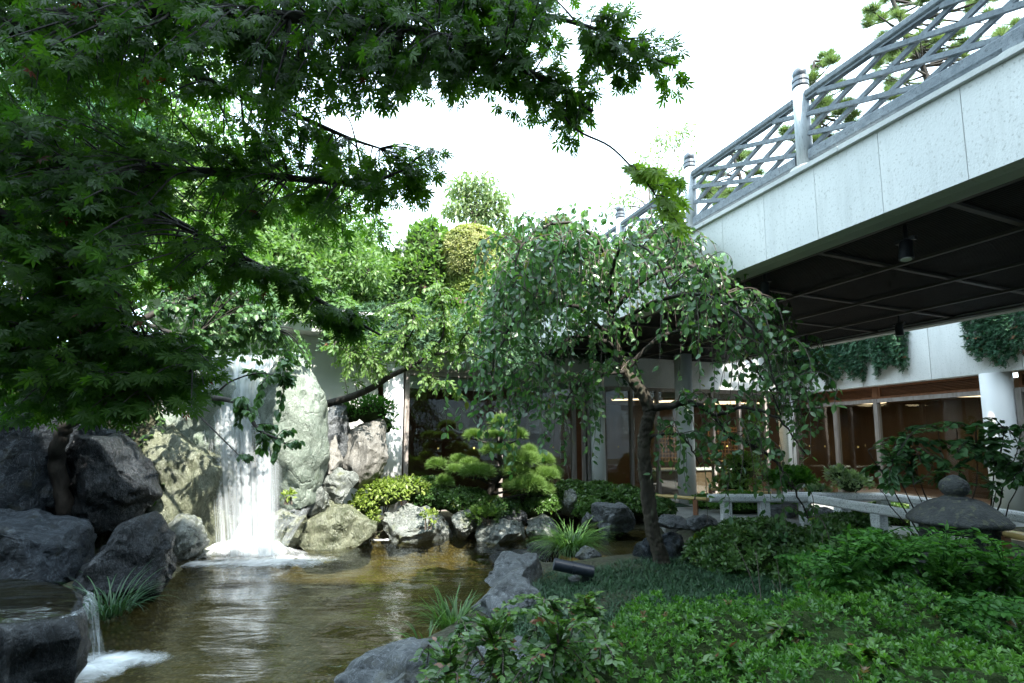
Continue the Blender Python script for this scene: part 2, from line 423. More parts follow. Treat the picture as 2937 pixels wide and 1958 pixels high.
M['white'] = surf('white_paint', (0.74, 0.75, 0.74), (0.80, 0.80, 0.79), 0.6, 3, (1, 1, 1), 0.03, 0.3)
M['blind'] = surf('roller_blind', (0.55, 0.60, 0.58), (0.62, 0.66, 0.64), 0.8, 3, (1, 1, 1), 0.05, 0.2)
M['gold'] = surf('gold_sticker', (0.62, 0.44, 0.12), (0.70, 0.52, 0.18), 0.4, 5, (1, 1, 1), 0.0, 0.5)
M['shade_block_wall'] = surf('shade_block_concrete', (0.17, 0.19, 0.20), (0.21, 0.23, 0.24), 0.8, 1, (1, 1, 1), 0.1, 0.3)
M['mat_green'] = surf('door_mat', (0.02, 0.045, 0.03), (0.03, 0.06, 0.04), 0.9, 20, (1, 1, 1), 0.3, 0.1)

M['rock_blue'] = rockmat('blue_grey_schist', (0.034, 0.039, 0.043), (0.105, 0.116, 0.124), (0.24, 0.26, 0.28), 0.5, moss=(0.085, 0.085, 0.055), moss_thr=(0.56, 0.72), vscale=1.6, bump=0.75)
M['rock_dark'] = rockmat('dark_blue_schist', (0.007, 0.010, 0.013), (0.025, 0.032, 0.040), (0.09, 0.11, 0.13), 0.45, moss=(0.030, 0.032, 0.020), moss_thr=(0.56, 0.72), vscale=1.6, bump=0.9, spec=0.16)
M['rock_wet'] = rockmat('wet_black_schist', (0.006, 0.008, 0.010), (0.022, 0.027, 0.031), (0.07, 0.08, 0.09), 0.17, vscale=1.8, bump=1.0, spec=0.3, rvar=0.1, streak=(1.6, 1.6, 0.8))
M['rock_moss'] = rockmat('wet_ochre_rock', (0.050, 0.062, 0.042), (0.165, 0.178, 0.115), (0.29, 0.30, 0.21), 0.3, moss=(0.048, 0.058, 0.026), moss_thr=(0.5, 0.66), vscale=2.0, bump=0.9, spec=0.6, streak=(1.2, 1.2, 0.7))
M['rock_pale'] = rockmat('pale_green_rock', (0.12, 0.155, 0.125), (0.245, 0.285, 0.24), (0.36, 0.40, 0.36), 0.5, moss=(0.065, 0.11, 0.05), moss_thr=(0.58, 0.76), vscale=1.5, bump=0.7, streak=(1, 1, 0.7))
M['rock_pond'] = rockmat('pond_edge_rock', (0.045, 0.055, 0.050), (0.17, 0.19, 0.175), (0.34, 0.36, 0.34), 0.33, moss=(0.10, 0.115, 0.045), moss_thr=(0.55, 0.7), vscale=2.2, bump=0.8, spec=0.6)
M['rock_warm'] = rockmat('warm_grey_rock', (0.10, 0.096, 0.085), (0.22, 0.215, 0.195), (0.33, 0.325, 0.30), 0.6, moss=(0.09, 0.095, 0.09), moss_thr=(0.5, 0.7), vscale=2.0, bump=0.7, streak=(1.4, 1.4, 0.6))

def schlick(nd, lk, f0, f1, normal=None):
    lw_ = nd.new('ShaderNodeLayerWeight'); lw_.inputs['Blend'].default_value = 0.5
    if normal is not None: lk.new(normal, lw_.inputs['Normal'])
    pw = N(nd, 'ShaderNodeMath', operation='POWER'); lk.new(lw_.outputs['Facing'], pw.inputs[0]); pw.inputs[1].default_value = 5.0
    mr = nd.new('ShaderNodeMapRange'); mr.inputs['To Min'].default_value = f0; mr.inputs['To Max'].default_value = f1
    lk.new(pw.outputs[0], mr.inputs['Value']); return mr.outputs['Result']
def glass_mat(name, rough=0.0, dirt=0.0, tint=(0.82, 0.85, 0.83)):
    m, nd, lk, out = new_mat(name)
    tr = nd.new('ShaderNodeBsdfTransparent'); tr.inputs[0].default_value = c4(tint)
    gl = nd.new('ShaderNodeBsdfGlossy'); gl.inputs['Roughness'].default_value = rough
    fr = schlick(nd, lk, 0.075, 0.95)
    ms = nd.new('ShaderNodeMixShader')
    lk.new(fr, ms.inputs[0]); lk.new(tr.outputs[0], ms.inputs[1]); lk.new(gl.outputs[0], ms.inputs[2])
    lk.new(ms.outputs[0], out.inputs['Surface'])
    return m
M['glass'] = glass_mat('window_glass')
def emit_mat(name, col, s):
    m, nd, lk, out = new_mat(name)
    e = nd.new('ShaderNodeEmission'); e.inputs[0].default_value = c4(col); e.inputs[1].default_value = s
    lk.new(e.outputs[0], out.inputs['Surface'])
    return m
M['lamp_panel'] = emit_mat('ceiling_lamp_diffuser', (1.0, 0.74, 0.46), 0.8)
def water_mat():
    m, nd, lk, out = new_mat('pond_water')
    tc = nd.new('ShaderNodeTexCoord')
    def rip(scale, stretch, rot, strength, dist, nrm=None):
        mp = nd.new('ShaderNodeMapping'); mp.inputs['Scale'].default_value = stretch; mp.inputs['Rotation'].default_value = (0, 0, rot)
        lk.new(tc.outputs['Object'], mp.inputs['Vector'])
        n = N(nd, 'ShaderNodeTexNoise', Scale=scale, Detail=4, Roughness=0.5, Distortion=0.9); lk.new(mp.outputs[0], n.inputs['Vector'])
        b = N(nd, 'ShaderNodeBump', Strength=strength, Distance=dist); lk.new(n.outputs['Fac'], b.inputs['Height'])
        if nrm is not None: lk.new(nrm, b.inputs['Normal'])
        return b.outputs[0]
    nn = rip(1.6, (0.8, 2.4, 1), 0.25, 0.27, 0.09)
    nn = rip(4.5, (0.6, 2.0, 1), -0.2, 0.22, 0.03, nn)
    tr = nd.new('ShaderNodeBsdfTransparent'); tr.inputs[0].default_value = (0.60, 0.57, 0.41, 1)
    gl = nd.new('ShaderNodeBsdfGlossy'); gl.inputs['Roughness'].default_value = 0.06; gl.inputs['Color'].default_value = (0.9, 0.95, 1, 1)
    lk.new(nn, gl.inputs['Normal'])
    fr = schlick(nd, lk, 0.05, 1.0, nn)
    ms = nd.new('ShaderNodeMixShader')
    lk.new(fr, ms.inputs[0]); lk.new(tr.outputs[0], ms.inputs[1]); lk.new(gl.outputs[0], ms.inputs[2])
    lk.new(ms.outputs[0], out.inputs['Surface'])
    return m
M['water'] = water_mat()
def fall_mat(name, us, vs, lo, hi, amax=0.9):
    """falling water: streaks along the flow, uv.x across, uv.y down; attribute-free fade towards the side edges comes from the streaks"""
    m, nd, lk, out = new_mat(name)
    uv = N(nd, 'ShaderNodeUVMap', uv_map='uv')
    mp = nd.new('ShaderNodeMapping'); mp.inputs['Scale'].default_value = (us, vs, 1)
    lk.new(uv.outputs[0], mp.inputs['Vector'])
    n = N(nd, 'ShaderNodeTexNoise', Scale=1.0, Detail=4, Roughness=0.5, Distortion=0.35); lk.new(mp.outputs[0], n.inputs['Vector'])
    mp2 = nd.new('ShaderNodeMapping'); mp2.inputs['Scale'].default_value = (us * 0.22, vs * 0.5, 1); mp2.inputs['Location'].default_value = (3.3, 1.7, 0)
    lk.new(uv.outputs[0], mp2.inputs['Vector'])
    n2 = N(nd, 'ShaderNodeTexNoise', Scale=1.0, Detail=3); lk.new(mp2.outputs[0], n2.inputs['Vector'])
    av = N(nd, 'ShaderNodeMath', operation='ADD'); lk.new(n.outputs['Fac'], av.inputs[0]); lk.new(n2.outputs['Fac'], av.inputs[1])
    r = N(nd, 'ShaderNodeMapRange'); r.inputs['From Min'].default_value = lo; r.inputs['From Max'].default_value = hi; r.inputs['To Max'].default_value = amax
    lk.new(av.outputs[0], r.inputs['Value'])
    sx = nd.new('ShaderNodeSeparateXYZ'); lk.new(uv.outputs[0], sx.inputs[0])
    # ragged, thinner side edges of the sheet
    pp = N(nd, 'ShaderNodeMath', operation='PINGPONG'); lk.new(sx.outputs[0], pp.inputs[0]); pp.inputs[1].default_value = 0.5
    ed = N(nd, 'ShaderNodeMapRange'); ed.inputs['From Max'].default_value = 0.12; lk.new(pp.outputs[0], ed.inputs['Value'])
    mu = N(nd, 'ShaderNodeMath', operation='MULTIPLY'); lk.new(r.outputs['Result'], mu.inputs[0]); lk.new(ed.outputs['Result'], mu.inputs[1])
    tr = nd.new('ShaderNodeBsdfTransparent')
    bs = N(nd, 'ShaderNodeBsdfPrincipled', Roughness=0.35); bs.inputs['Base Color'].default_value = (0.80, 0.86, 0.90, 1)
    tl = nd.new('ShaderNodeBsdfTranslucent'); tl.inputs[0].default_value = (0.80, 0.87, 0.92, 1)
    m1 = nd.new('ShaderNodeMixShader'); m1.inputs[0].default_value = 0.45; lk.new(bs.outputs[0], m1.inputs[1]); lk.new(tl.outputs[0], m1.inputs[2])
    ms = nd.new('ShaderNodeMixShader'); lk.new(mu.outputs[0], ms.inputs[0]); lk.new(tr.outputs[0], ms.inputs[1]); lk.new(m1.outputs[0], ms.inputs[2])
    lk.new(ms.outputs[0], out.inputs['Surface'])
    return m
M['fall'] = fall_mat('falling_water', 22, 1.5, 0.70, 1.30, 0.8)
M['fall_thin'] = fall_mat('thin_falling_water', 26, 1.4, 0.98, 1.4, 0.6)
M['spray'] = fall_mat('spray', 7, 2.6, 0.80, 1.45, 0.5)
M['fall_soft'] = fall_mat('soft_falling_water', 8, 2.4, 0.74, 1.35, 0.7)
M['film'] = fall_mat('water_film', 5, 16, 1.02, 1.5, 0.28)
def foam_mat():
    m, nd, lk, out = new_mat('foam')
    at = N(nd, 'ShaderNodeAttribute', attribute_name='fade')
    vec = coords(nd, lk, (1, 1, 1), False)
    n = N(nd, 'ShaderNodeTexNoise', Scale=5.0, Detail=7, Roughness=0.65, Distortion=1.2); lk.new(vec, n.inputs['Vector'])
    ad = N(nd, 'ShaderNodeMath', operation='ADD'); lk.new(at.outputs['Fac'], ad.inputs[0]); lk.new(n.outputs['Fac'], ad.inputs[1])
    r_ = ramp(nd, lk, ad.outputs[0], 0.40, 1.25); r = N(nd, 'ShaderNodeMath', operation='MULTIPLY'); lk.new(r_, r.inputs[0]); r.inputs[1].default_value = 0.9; r = r.outputs[0]
    tr = nd.new('ShaderNodeBsdfTransparent')
    bs = N(nd, 'ShaderNodeBsdfPrincipled', Roughness=0.6); bs.inputs['Base Color'].default_value = (0.84, 0.88, 0.90, 1)
    ms = nd.new('ShaderNodeMixShader'); lk.new(r, ms.inputs[0]); lk.new(tr.outputs[0], ms.inputs[1]); lk.new(bs.outputs[0], ms.inputs[2])
    lk.new(ms.outputs[0], out.inputs['Surface'])
    return m
M['foam'] = foam_mat()
M['pondbed'] = surf('pond_bed', (0.10, 0.060, 0.018), (0.22, 0.135, 0.045), 0.9, 3, (1, 1, 1), 0.7, 0.2, c3=(0.30, 0.20, 0.08), scale3=22, thr3=(0.55, 0.68), bumpscale=25, rand=False)

# ------------------------------------------------------------------ leaf templates (local x towards the tip, z = face)
def t_leaf(w=0.23, fold=0.06, droop=0.10):
    V = [(0, 0, 0), (.28, w * .85, fold), (.28, 0, 0), (.28, -w * .85, fold), (.6, w * .9, fold - droop * .4), (.6, 0, -droop * .35), (.6, -w * .9, fold - droop * .4), (1, 0, -droop)]
    T = [(0, 2, 1), (0, 3, 2), (1, 2, 5), (1, 5, 4), (2, 3, 6), (2, 6, 5), (4, 5, 7), (5, 6, 7)]
    return np.array(V, float), np.array(T)
def t_leaf_low(w=0.22, fold=0.05, droop=0.08):
    V = [(0, 0, 0), (.45, w, fold), (.5, 0, -.02), (.45, -w, fold), (1, 0, -droop)]
    return np.array(V, float), np.array([(0, 2, 1), (0, 3, 2), (1, 2, 4), (2, 3, 4)])
def t_maple():
    V = [(0, 0, 0)]; T = []
    L = [.36, .66, .92, 1.0, .92, .66, .36]; A = [-124, -80, -38, 0, 38, 80, 124]
    for l, a in zip(L, A):
        a = R(a); ca, sa = math.cos(a), math.sin(a); b = len(V)
        for r, s in ((.24 * l, .05), (.50 * l, .128 * (.55 + .45 * l)), (l, 0), (.50 * l, -.128 * (.55 + .45 * l)), (.24 * l, -.05)):
            V.append((r * ca - s * sa, r * sa + s * ca, -.16 * r * r - .10 * abs(s)))
        T += [(0, b + 1, b), (0, b + 3, b + 1), (b + 1, b + 3, b + 2), (0, b + 4, b + 3)]
    return np.array(V, float), np.array(T)
def t_rosette(n=6, up=40, w=0.2, seed=1):
    r = random.Random(seed); V = []; T = []
    for k in range(n):
        a = 2 * math.pi * k / n + r.uniform(-.3, .3); e = R(up + r.uniform(-22, 22)); l = r.uniform(.7, 1.0)
        d = Vector((math.cos(a) * math.cos(e), math.sin(a) * math.cos(e), math.sin(e)))
        s = Vector((-math.sin(a), math.cos(a), 0)) * w
        b = len(V); mid = d * l * .55 + Vector((0, 0, .04))
        V += [(0, 0, 0), tuple(mid + s), tuple(mid - s), tuple(d * l - Vector((0, 0, .10)))]
        T += [(b, b + 2, b + 1), (b + 1, b + 2, b + 3)]
    return np.array(V, float), np.array(T)
def t_needles(n=14, seed=2, w=0.035, spread=70):
    r = random.Random(seed); V = []; T = []
    for k in range(n):
        a = r.uniform(0, 6.283); e = R(90 - r.uniform(5, spread)); l = r.uniform(.75, 1)
        d = Vector((math.cos(a) * math.cos(e), math.sin(a) * math.cos(e), math.sin(e)))
        s = d.cross(Vector((r.uniform(-1, 1), r.uniform(-1, 1), r.uniform(-1, 1)))).normalized() * w
        b = len(V); V += [tuple(s), tuple(-s), tuple(d * l)]; T.append((b, b + 1, b + 2))
    return np.array(V, float), np.array(T)
def t_sprig(n=7, seed=3):
    r = random.Random(seed); V = []; T = []
    for k in range(n):
        x = .08 + .75 * k / n; sgn = 1 if k % 2 else -1
        a = R(r.uniform(25, 50)) * sgn; l = .42 * (1 - .45 * x); z = r.uniform(-.16, .2)
        b = len(V)
        V += [(x - .05, 0, 0), (x + .5 * l * math.cos(a) - .07 * math.sin(a) , .5 * l * math.sin(a) + .08, z * .5), (x + l * math.cos(a), l * math.sin(a), z), (x + .10, -.04 * sgn, 0)]
        T += [(b, b + 1, b + 2), (b, b + 2, b + 3)]
    b = len(V); V += [(0, .03, 0), (0, -.03, 0), (1, 0, .05)]; T.append((b, b + 1, b + 2))
    return np.array(V, float), np.array(T)
TL, TLL, TM = t_leaf(), t_leaf_low(), t_maple()
TLW = t_leaf(0.33, 0.08, 0.14)
TLB = t_leaf(0.28, 0.05, 0.06)
TR = t_rosette(7, 48, 0.15, 1); TR5 = t_rosette(5, 30, 0.17, 5); TN = t_needles(11, 2, 0.026, 62); TS = t_sprig()

def nrm(a):
    return a / np.maximum(np.linalg.norm(a, axis=-1, keepdims=True), 1e-9)
def leaf_frames(tip, nor):
    t = nrm(np.asarray(tip, float)); n = np.asarray(nor, float)
    n = n - (n * t).sum(-1, keepdims=True) * t
    n = nrm(n); b = np.cross(n, t)
    return t, b, n
def leaves(name, pos, tip, nor, size, tmpl, mat, parent=None, tint=None, nparts=0, part='leaf', kind=None):
    """one mesh of leaves; the nparts that show largest are objects of their own sharing one leaf mesh per tint step"""
    pos = np.asarray(pos, float); size = np.asarray(size, float)
    n = len(pos)
    if n == 0: return None
    if tint is None: tint = rng.random(n)
    t, b, nn = leaf_frames(tip, nor)
    TV, TT = tmpl
    keep = np.ones(n, bool)
    if nparts:
        px, py = projpx(pos)
        inf = (px > 10) & (px < 2927) & (py > 10) & (py < 1948) & (pos[:, 1] > 0.4)
        score = np.where(inf, size / np.maximum(pos[:, 1], .3), -1)
        idx = np.argsort(-score)[:nparts]
        idx = idx[score[idx] > 0]
        keep[idx] = False
        shared = []
        for k in range(6):
            me = tri_mesh(part, TV, TT, {'tint': np.full(len(TV), (k + .5) / 6.2)})
            me.materials.append(mat); shared.append(me)
        for i in idx:
            s = size[i]
            Mx = Matrix(((t[i, 0] * s, b[i, 0] * s, nn[i, 0] * s, pos[i, 0]), (t[i, 1] * s, b[i, 1] * s, nn[i, 1] * s, pos[i, 1]), (t[i, 2] * s, b[i, 2] * s, nn[i, 2] * s, pos[i, 2]), (0, 0, 0, 1)))
            link_mesh(part, shared[min(5, int(tint[i] * 6))], mat, parent, Mx)
    pos, size, t, b, nn, tint = pos[keep], size[keep], t[keep], b[keep], nn[keep], np.asarray(tint)[keep]
    n = len(pos)
    if n == 0: return None
    k = len(TV)
    V = pos[:, None, :] + size[:, None, None] * (TV[None, :, 0:1] * t[:, None, :] + TV[None, :, 1:2] * b[:, None, :] + TV[None, :, 2:3] * nn[:, None, :])
    T = TT[None, :, :] + (np.arange(n) * k)[:, None, None]
    me = tri_mesh(name, V.reshape(-1, 3), T.reshape(-1, 3), {'tint': np.repeat(tint, k)})
    o = link_mesh(name, me, mat, parent)
    if kind or nparts: o['kind'] = kind or 'stuff'
    return o
def inside(poly, x, y):
    x = np.asarray(x, float); y = np.asarray(y, float); r = np.zeros(x.shape, bool); m = len(poly)
    for i in range(m):
        x1, y1 = poly[i]; x2, y2 = poly[(i + 1) % m]
        c = ((y1 > y) != (y2 > y)) & (x < (x2 - x1) * (y - y1) / ((y2 - y1) or 1e-9) + x1)
        r ^= c
    return r
def poly_sample(poly, n):
    a = np.array(poly, float); lo, hi = a.min(0), a.max(0); out = np.zeros((0, 2))
    while len(out) < n:
        q = lo + rng.random((n * 3, 2)) * (hi - lo)
        out = np.vstack([out, q[inside(poly, q[:, 0], q[:, 1])]])
    return out[:n]
def vnoise(p, s=1.0, off=0.0):
    return np.array([mnoise.noise(Vector((q[0] * s + off, q[1] * s, q[2] * s))) for q in p])
# ================================================================== SETTING
FLOOR = 0.19
POND_PX = [(-250, 1760), (250, 1760), (420, 1715), (500, 1650), (560, 1605), (640, 1575), (800, 1572), (900, 1548), (1090, 1542), (1250, 1542), (1400, 1535), (1520, 1527), (1590, 1512),
           (1700, 1500), (1850, 1493), (2010, 1490), (2010, 1520), (1905, 1548), (1850, 1590), (1760, 1625), (1640, 1640), (1580, 1640), (1530, 1610), (1440, 1640), (1390, 1720), (1330, 1765), (1220, 1840), (1120, 1900), (980, 1990), (780, 2250), (300, 2900), (-600, 2600), (-600, 1900)]
POND = [(G(x, y, 0.0).x, G(x, y, 0.0).y) for x, y in POND_PX]
def seg_dist(x, y, poly, closed=True):
    d = np.full(x.shape, 1e9); m = len(poly)
    for i in range(m if closed else m - 1):
        x1, y1 = poly[i]; x2, y2 = poly[(i + 1) % m]
        dx, dy = x2 - x1, y2 - y1
        t = np.clip(((x - x1) * dx + (y - y1) * dy) / (dx * dx + dy * dy + 1e-12), 0, 1)
        d = np.minimum(d, np.hypot(x - x1 - t * dx, y - y1 - t * dy))
    return d
def sstep(a, b, x):
    t = np.clip((x - a) / (b - a), 0, 1); return t * t * (3 - 2 * t)
# wing lines in plan
LW0, LW1 = (-6.2, 8.584), (2.05, 12.40)          # facade with the big panes
LWD = Vector((LW1[0] - LW0[0], LW1[1] - LW0[1], 0)).normalized()
ME0, ME1 = (2.05, 12.40), (8.20, 14.20)          # entrance front
RW0, RW1 = (8.20, 14.20), (10.35, 5.2)           # wing under the bridge
def lw_y(x): return LW0[1] + (x - LW0[0]) * (LW1[1] - LW0[1]) / (LW1[0] - LW0[0])
def height(x, y):
    x = np.asarray(x, float); y = np.asarray(y, float)
    d = seg_dist(x, y, POND); ins = inside(POND, x, y)
    sd = np.where(ins, -d, d)
    stream = sstep(0.6, 1.6, x)                       # the feeder stream on the right is shallow
    bed = -0.42 * (1 - stream) - 0.05 * stream
    g = 0.20 + 0.10 * sstep(0.4, 1.6, x) * sstep(7.5, 5.5, y)
    h = np.where(sd < 0, bed * sstep(0, -0.35, sd) , g * sstep(-0.02, 0.30, sd))
    flat = sstep(8.7, 9.3, y) * sstep(2.3, 2.9, x)
    h = h * (1 - flat) + 0.15 * flat
    hl = sstep(0.0, 1.0, sd) * sstep(-4.2, -5.4, x) * sstep(6.6, 7.6, y) * 2.6       # bank behind the fall
    hl = np.maximum(hl, sstep(-4.0, -6.5, x) * sstep(8.2, 14.0, y) * 4.2)
    hl = np.maximum(hl, sstep(-5.6, -9.5, x) * sstep(3.0, 8.0, y) * 3.6)
    bank = sstep(0.2, 1.6, sd) * sstep(-3.0, -4.0, x) * sstep(7.3, 8.2, y) * sstep(9.4, 9.0, y) * 1.6
    h = h + np.maximum(hl, bank)
    h = h + sstep(40, 160, np.hypot(x, y)) * 3.0
    return h
def axis(lo, hi, step, far):
    core = list(np.arange(lo, hi + 1e-6, step)); o = []
    s = step * 1.6; q = hi
    while q < far: q += s; s *= 1.45; o.append(q)
    l = []; s = step * 1.6; q = lo
    while q > -far: q -= s; s *= 1.45; l.append(q)
    return np.array(l[::-1] + core + o)
ax, ay = axis(-9, 9.5, 0.11, 400), axis(0.6, 15.0, 0.11, 400)
gx, gy = np.meshgrid(ax, ay)
gz = height(gx, gy)
gz += 0.03 * np.sin(gx * 3.1 + 1.3 * np.sin(gy * 2.3)) * np.cos(gy * 2.7) * (gz > 0.02) * (gz < 6)
nx, ny = len(ax), len(ay)
V = np.stack([gx, gy, gz], -1).reshape(-1, 3)
ii, jj = np.meshgrid(np.arange(nx - 1), np.arange(ny - 1))
q = (jj * nx + ii).ravel()
T = np.vstack([np.stack([q, q + 1, q + nx + 1], -1), np.stack([q, q + nx + 1, q + nx], -1)])
ground = link_mesh('ground', tri_mesh('ground', V, T, smooth=True), None)
# soil, pond bed
gm, nd, lk, out = new_mat('ground_soil_and_bed')
def _c(scale, c1, c2, c3, s3):
    vec = coords(nd, lk, (1, 1, 1), False)
    n1 = N(nd, 'ShaderNodeTexNoise', Scale=scale, Detail=8, Roughness=0.65); lk.new(vec, n1.inputs['Vector'])
    c = mixc(nd, lk, ramp(nd, lk, n1.outputs['Fac'], 0.35, 0.65), c1, c2)
    v = N(nd, 'ShaderNodeTexVoronoi', Scale=s3); lk.new(vec, v.inputs['Vector'])
    return mixc(nd, lk, ramp(nd, lk, v.outputs['Distance'], 0.42, 0.12), c, c3), n1.outputs['Fac'], v.outputs['Distance']
soil_c, nf, vd = _c(5, (0.022, 0.022, 0.012), (0.042, 0.042, 0.020), (0.035, 0.055, 0.016), 9)
bed_c, nf2, vd2 = _c(1.1, (0.046, 0.045, 0.021), (0.118, 0.102, 0.050), (0.19, 0.165, 0.095), 21)
geo = nd.new('ShaderNodeNewGeometry'); sep = nd.new('ShaderNodeSeparateXYZ'); lk.new(geo.outputs['Position'], sep.inputs[0])
col = mixc(nd, lk, ramp(nd, lk, sep.outputs[2], -0.01, 0.05), bed_c, soil_c)
bs = N(nd, 'ShaderNodeBsdfPrincipled', Roughness=0.9); lk.new(col, bs.inputs['Base Color'])
bp = N(nd, 'ShaderNodeBump', Strength=0.8, Distance=0.03); lk.new(vd2, bp.inputs['Height']); lk.new(bp.outputs[0], bs.inputs['Normal'])
lk.new(bs.outputs[0], out.inputs['Surface'])
ground.data.materials.append(gm)
tag(ground, 'dark garden soil and sandy pond bed running under everything', kind='structure')

# water surface with real low waves
wx, wy = np.arange(-9.0, 6.2, 0.07), np.arange(0.7, 9.6, 0.07)
gx, gy = np.meshgrid(wx, wy)
sd = np.where(inside(POND, gx, gy), -1, 1) * seg_dist(gx, gy, POND)
fallc = G(700, 1588, 0)
rr = np.hypot(gx - fallc.x, gy - fallc.y + 0.1)
gz = 0.012 * np.sin(rr * 9.0 - 0.6 * np.sin(gx * 2.2)) * np.exp(-rr / 2.6) + 0.006 * np.sin(gy * 7 + 2 * np.sin(gx * 1.7)) + 0.004 * np.sin(gx * 5 + gy * 11)
gz = gz * sstep(0.05, -0.4, sd) + 0.02 * sstep(0.9, 1.6, gx)
ok = (sd < 0.35)
nx, ny = len(wx), len(wy)
V = np.stack([gx, gy, gz], -1).reshape(-1, 3)
ii, jj = np.meshgrid(np.arange(nx - 1), np.arange(ny - 1))
cell = (ok[:-1, :-1] | ok[1:, 1:]).ravel()
q = (jj * nx + ii).ravel()[cell]
T = np.vstack([np.stack([q, q + 1, q + nx + 1], -1), np.stack([q, q + nx + 1, q + nx], -1)])
used = np.unique(T); remap = np.full(len(V), -1); remap[used] = np.arange(len(used))
water = link_mesh('pond_water', tri_mesh('pond_water', V[used], remap[T], smooth=True), M['water'])
tag(water, 'brown rippling pond water below the waterfall', kind='structure')

# ------------------------------------------------------------------ paving
def prism(name, poly, z0, z1, mat, parent=None):
    n = len(poly)
    V = [(x, y, z0) for x, y in poly] + [(x, y, z1) for x, y in poly]
    F = [tuple(range(n - 1, -1, -1)), tuple(range(n, 2 * n))] + [(i, (i + 1) % n, n + (i + 1) % n, n + i) for i in range(n)]
    return mesh_obj(name, V, F, mat, parent)
tag(prism('entrance_path', [(2.7, 9.75), (5.3, 9.55), (8.9, 9.3), (8.85, 13.8), (8.0, 14.0), (2.3, 12.3)], 0.05, FLOOR, M['paving']), kind='structure')
tag(prism('bridge_path', [(3.7, 9.18), (5.42, 9.05), (5.9, 8.2), (5.85, 7.05), (5.35, 4.9), (4.8, 2.2), (6.1, 2.2), (6.75, 4.9), (7.3, 7.05), (7.25, 8.6), (5.4, 9.5), (3.75, 9.7)], 0.02, FLOOR + .012, M['paving']), kind='structure')
tag(prism('gravel_strip', [(2.75, 8.95), (3.65, 8.9), (3.68, 9.7), (2.72, 9.72)], 0.0, FLOOR - .015, M['gravel']), kind='structure')

# ------------------------------------------------------------------ left wing: rendered wall, round columns, big sliding panes, planted roof
def lwp(x, off=0.0, z=0.0):
    """point on the facade line at plan x, moved off metres towards the garden"""
    nrm_ = Vector((LWD.y, -LWD.x, 0))
    return Vector((x, lw_y(x), z)) + nrm_ * off
def pane_run(root, A, B, stops, z0, z1, fw=0.07, inset=0.0, mat='wood_frame', names=('mullion', 'pane'), sticker=True, rail_h=0.09):
    """frames and panes between plan points A and B; stops are fractions along A-B"""
    A, B = Vector((A[0], A[1], 0)), Vector((B[0], B[1], 0))
    t = (B - A).normalized(); n_ = Vector((t.y, -t.x, 0))
    rz = math.atan2(t.y, t.x); L = (B - A).length
    for k, s in enumerate(stops):
        p = A + t * (L * s) - n_ * inset
        MB().box((p.x, p.y, (z0 + z1) / 2), fw, 0.12, z1 - z0, rz).build('mullion', M[mat], root, bevel=0.006)
    for k in range(len(stops) - 1):
        s0, s1 = stops[k], stops[k + 1]
        a, b = A + t * (L * s0 + fw / 2 + .002) - n_ * inset, A + t * (L * s1 - fw / 2 - .002) - n_ * inset
        c = (a + b) / 2; w = (b - a).length
        MB().box((c.x, c.y, z1 - rail_h / 2 - .001), w, 0.09, rail_h, rz).build('head_rail', M[mat], root)
        MB().box((c.x, c.y, z0 + rail_h / 2 + .001), w, 0.09, rail_h, rz).build('bottom_rail', M[mat], root)
        p = MB().box((c.x, c.y, (z0 + z1) / 2), w, 0.012, z1 - z0 - 2 * rail_h - .004, rz).build('pane', M['glass'], root)
        if sticker:
            for f in ((-.18, .22) if w > 1.2 else (0.0,)):
                q = c + t * (w * f) + n_ * .012; q.z = 1.52
                st = []
                for j in range(10):
                    rr_ = .030 if j % 2 == 0 else .015; an = math.pi / 2 + j * math.pi / 5
                    st.append(q + t * (rr_ * math.cos(an)) + Vector((0, 0, rr_ * math.sin(an))))
                bk = [v - n_ * .003 for v in st]
                F = [tuple(range(10)), tuple(range(19, 9, -1))] + [(j, (j + 1) % 10, 10 + (j + 1) % 10, 10 + j) for j in range(10)]
                mesh_obj('star_sticker', st + bk, F, M['gold'], p)

lw = thing('left_wing', 'low white building with planted roof and tall dark panes behind the pond', 'building', lwp(-1, 0, 0))
zB, zT = 3.28, 3.78
xa, xc = -2.66, 2.05
def lw_slab(name, x0, x1, off0, off1, z0, z1, mat, root=lw):
    a, b = lwp(x0, off0), lwp(x1, off0); c, d = lwp(x1, off1), lwp(x0, off1)
    return prism(name, [(d.x, d.y), (c.x, c.y), (b.x, b.y), (a.x, a.y)][::-1], z0, z1, M[mat], root)
lw_slab('wall', -6.2, -2.80, 0.0, -0.25, -0.1, zT, 'render')
lw_slab('band', -2.80, 3.2, 0.02, -0.25, zB, zT - .002, 'render')
lw_slab('coping', -6.4, 3.4, 0.46, -0.6, zT, zT + 0.16, 'concrete_trim')
lw_slab('planter_wall', -6.4, 3.4, 0.36, 0.17, zT + 0.162, zT + 0.50, 'concrete')
lw_slab('roof', -6.4, 3.4, -0.6, -6.5, zT + .003, zT + 0.16, 'concrete_trim')
for px, Yc in ((1130, None), (1702, None)):
    x = {1130: -2.52, 1702: 2.12}[px]
    p = lwp(x, 0.05)
    MB().lathe((p.x, p.y, 0), [(0.21, -0.1), (0.21, zB + (0 if x > 0 else 0.0))], 32).build('column', M['column'], lw, smooth=False).data.polygons.foreach_set('use_smooth', [True] * 34)
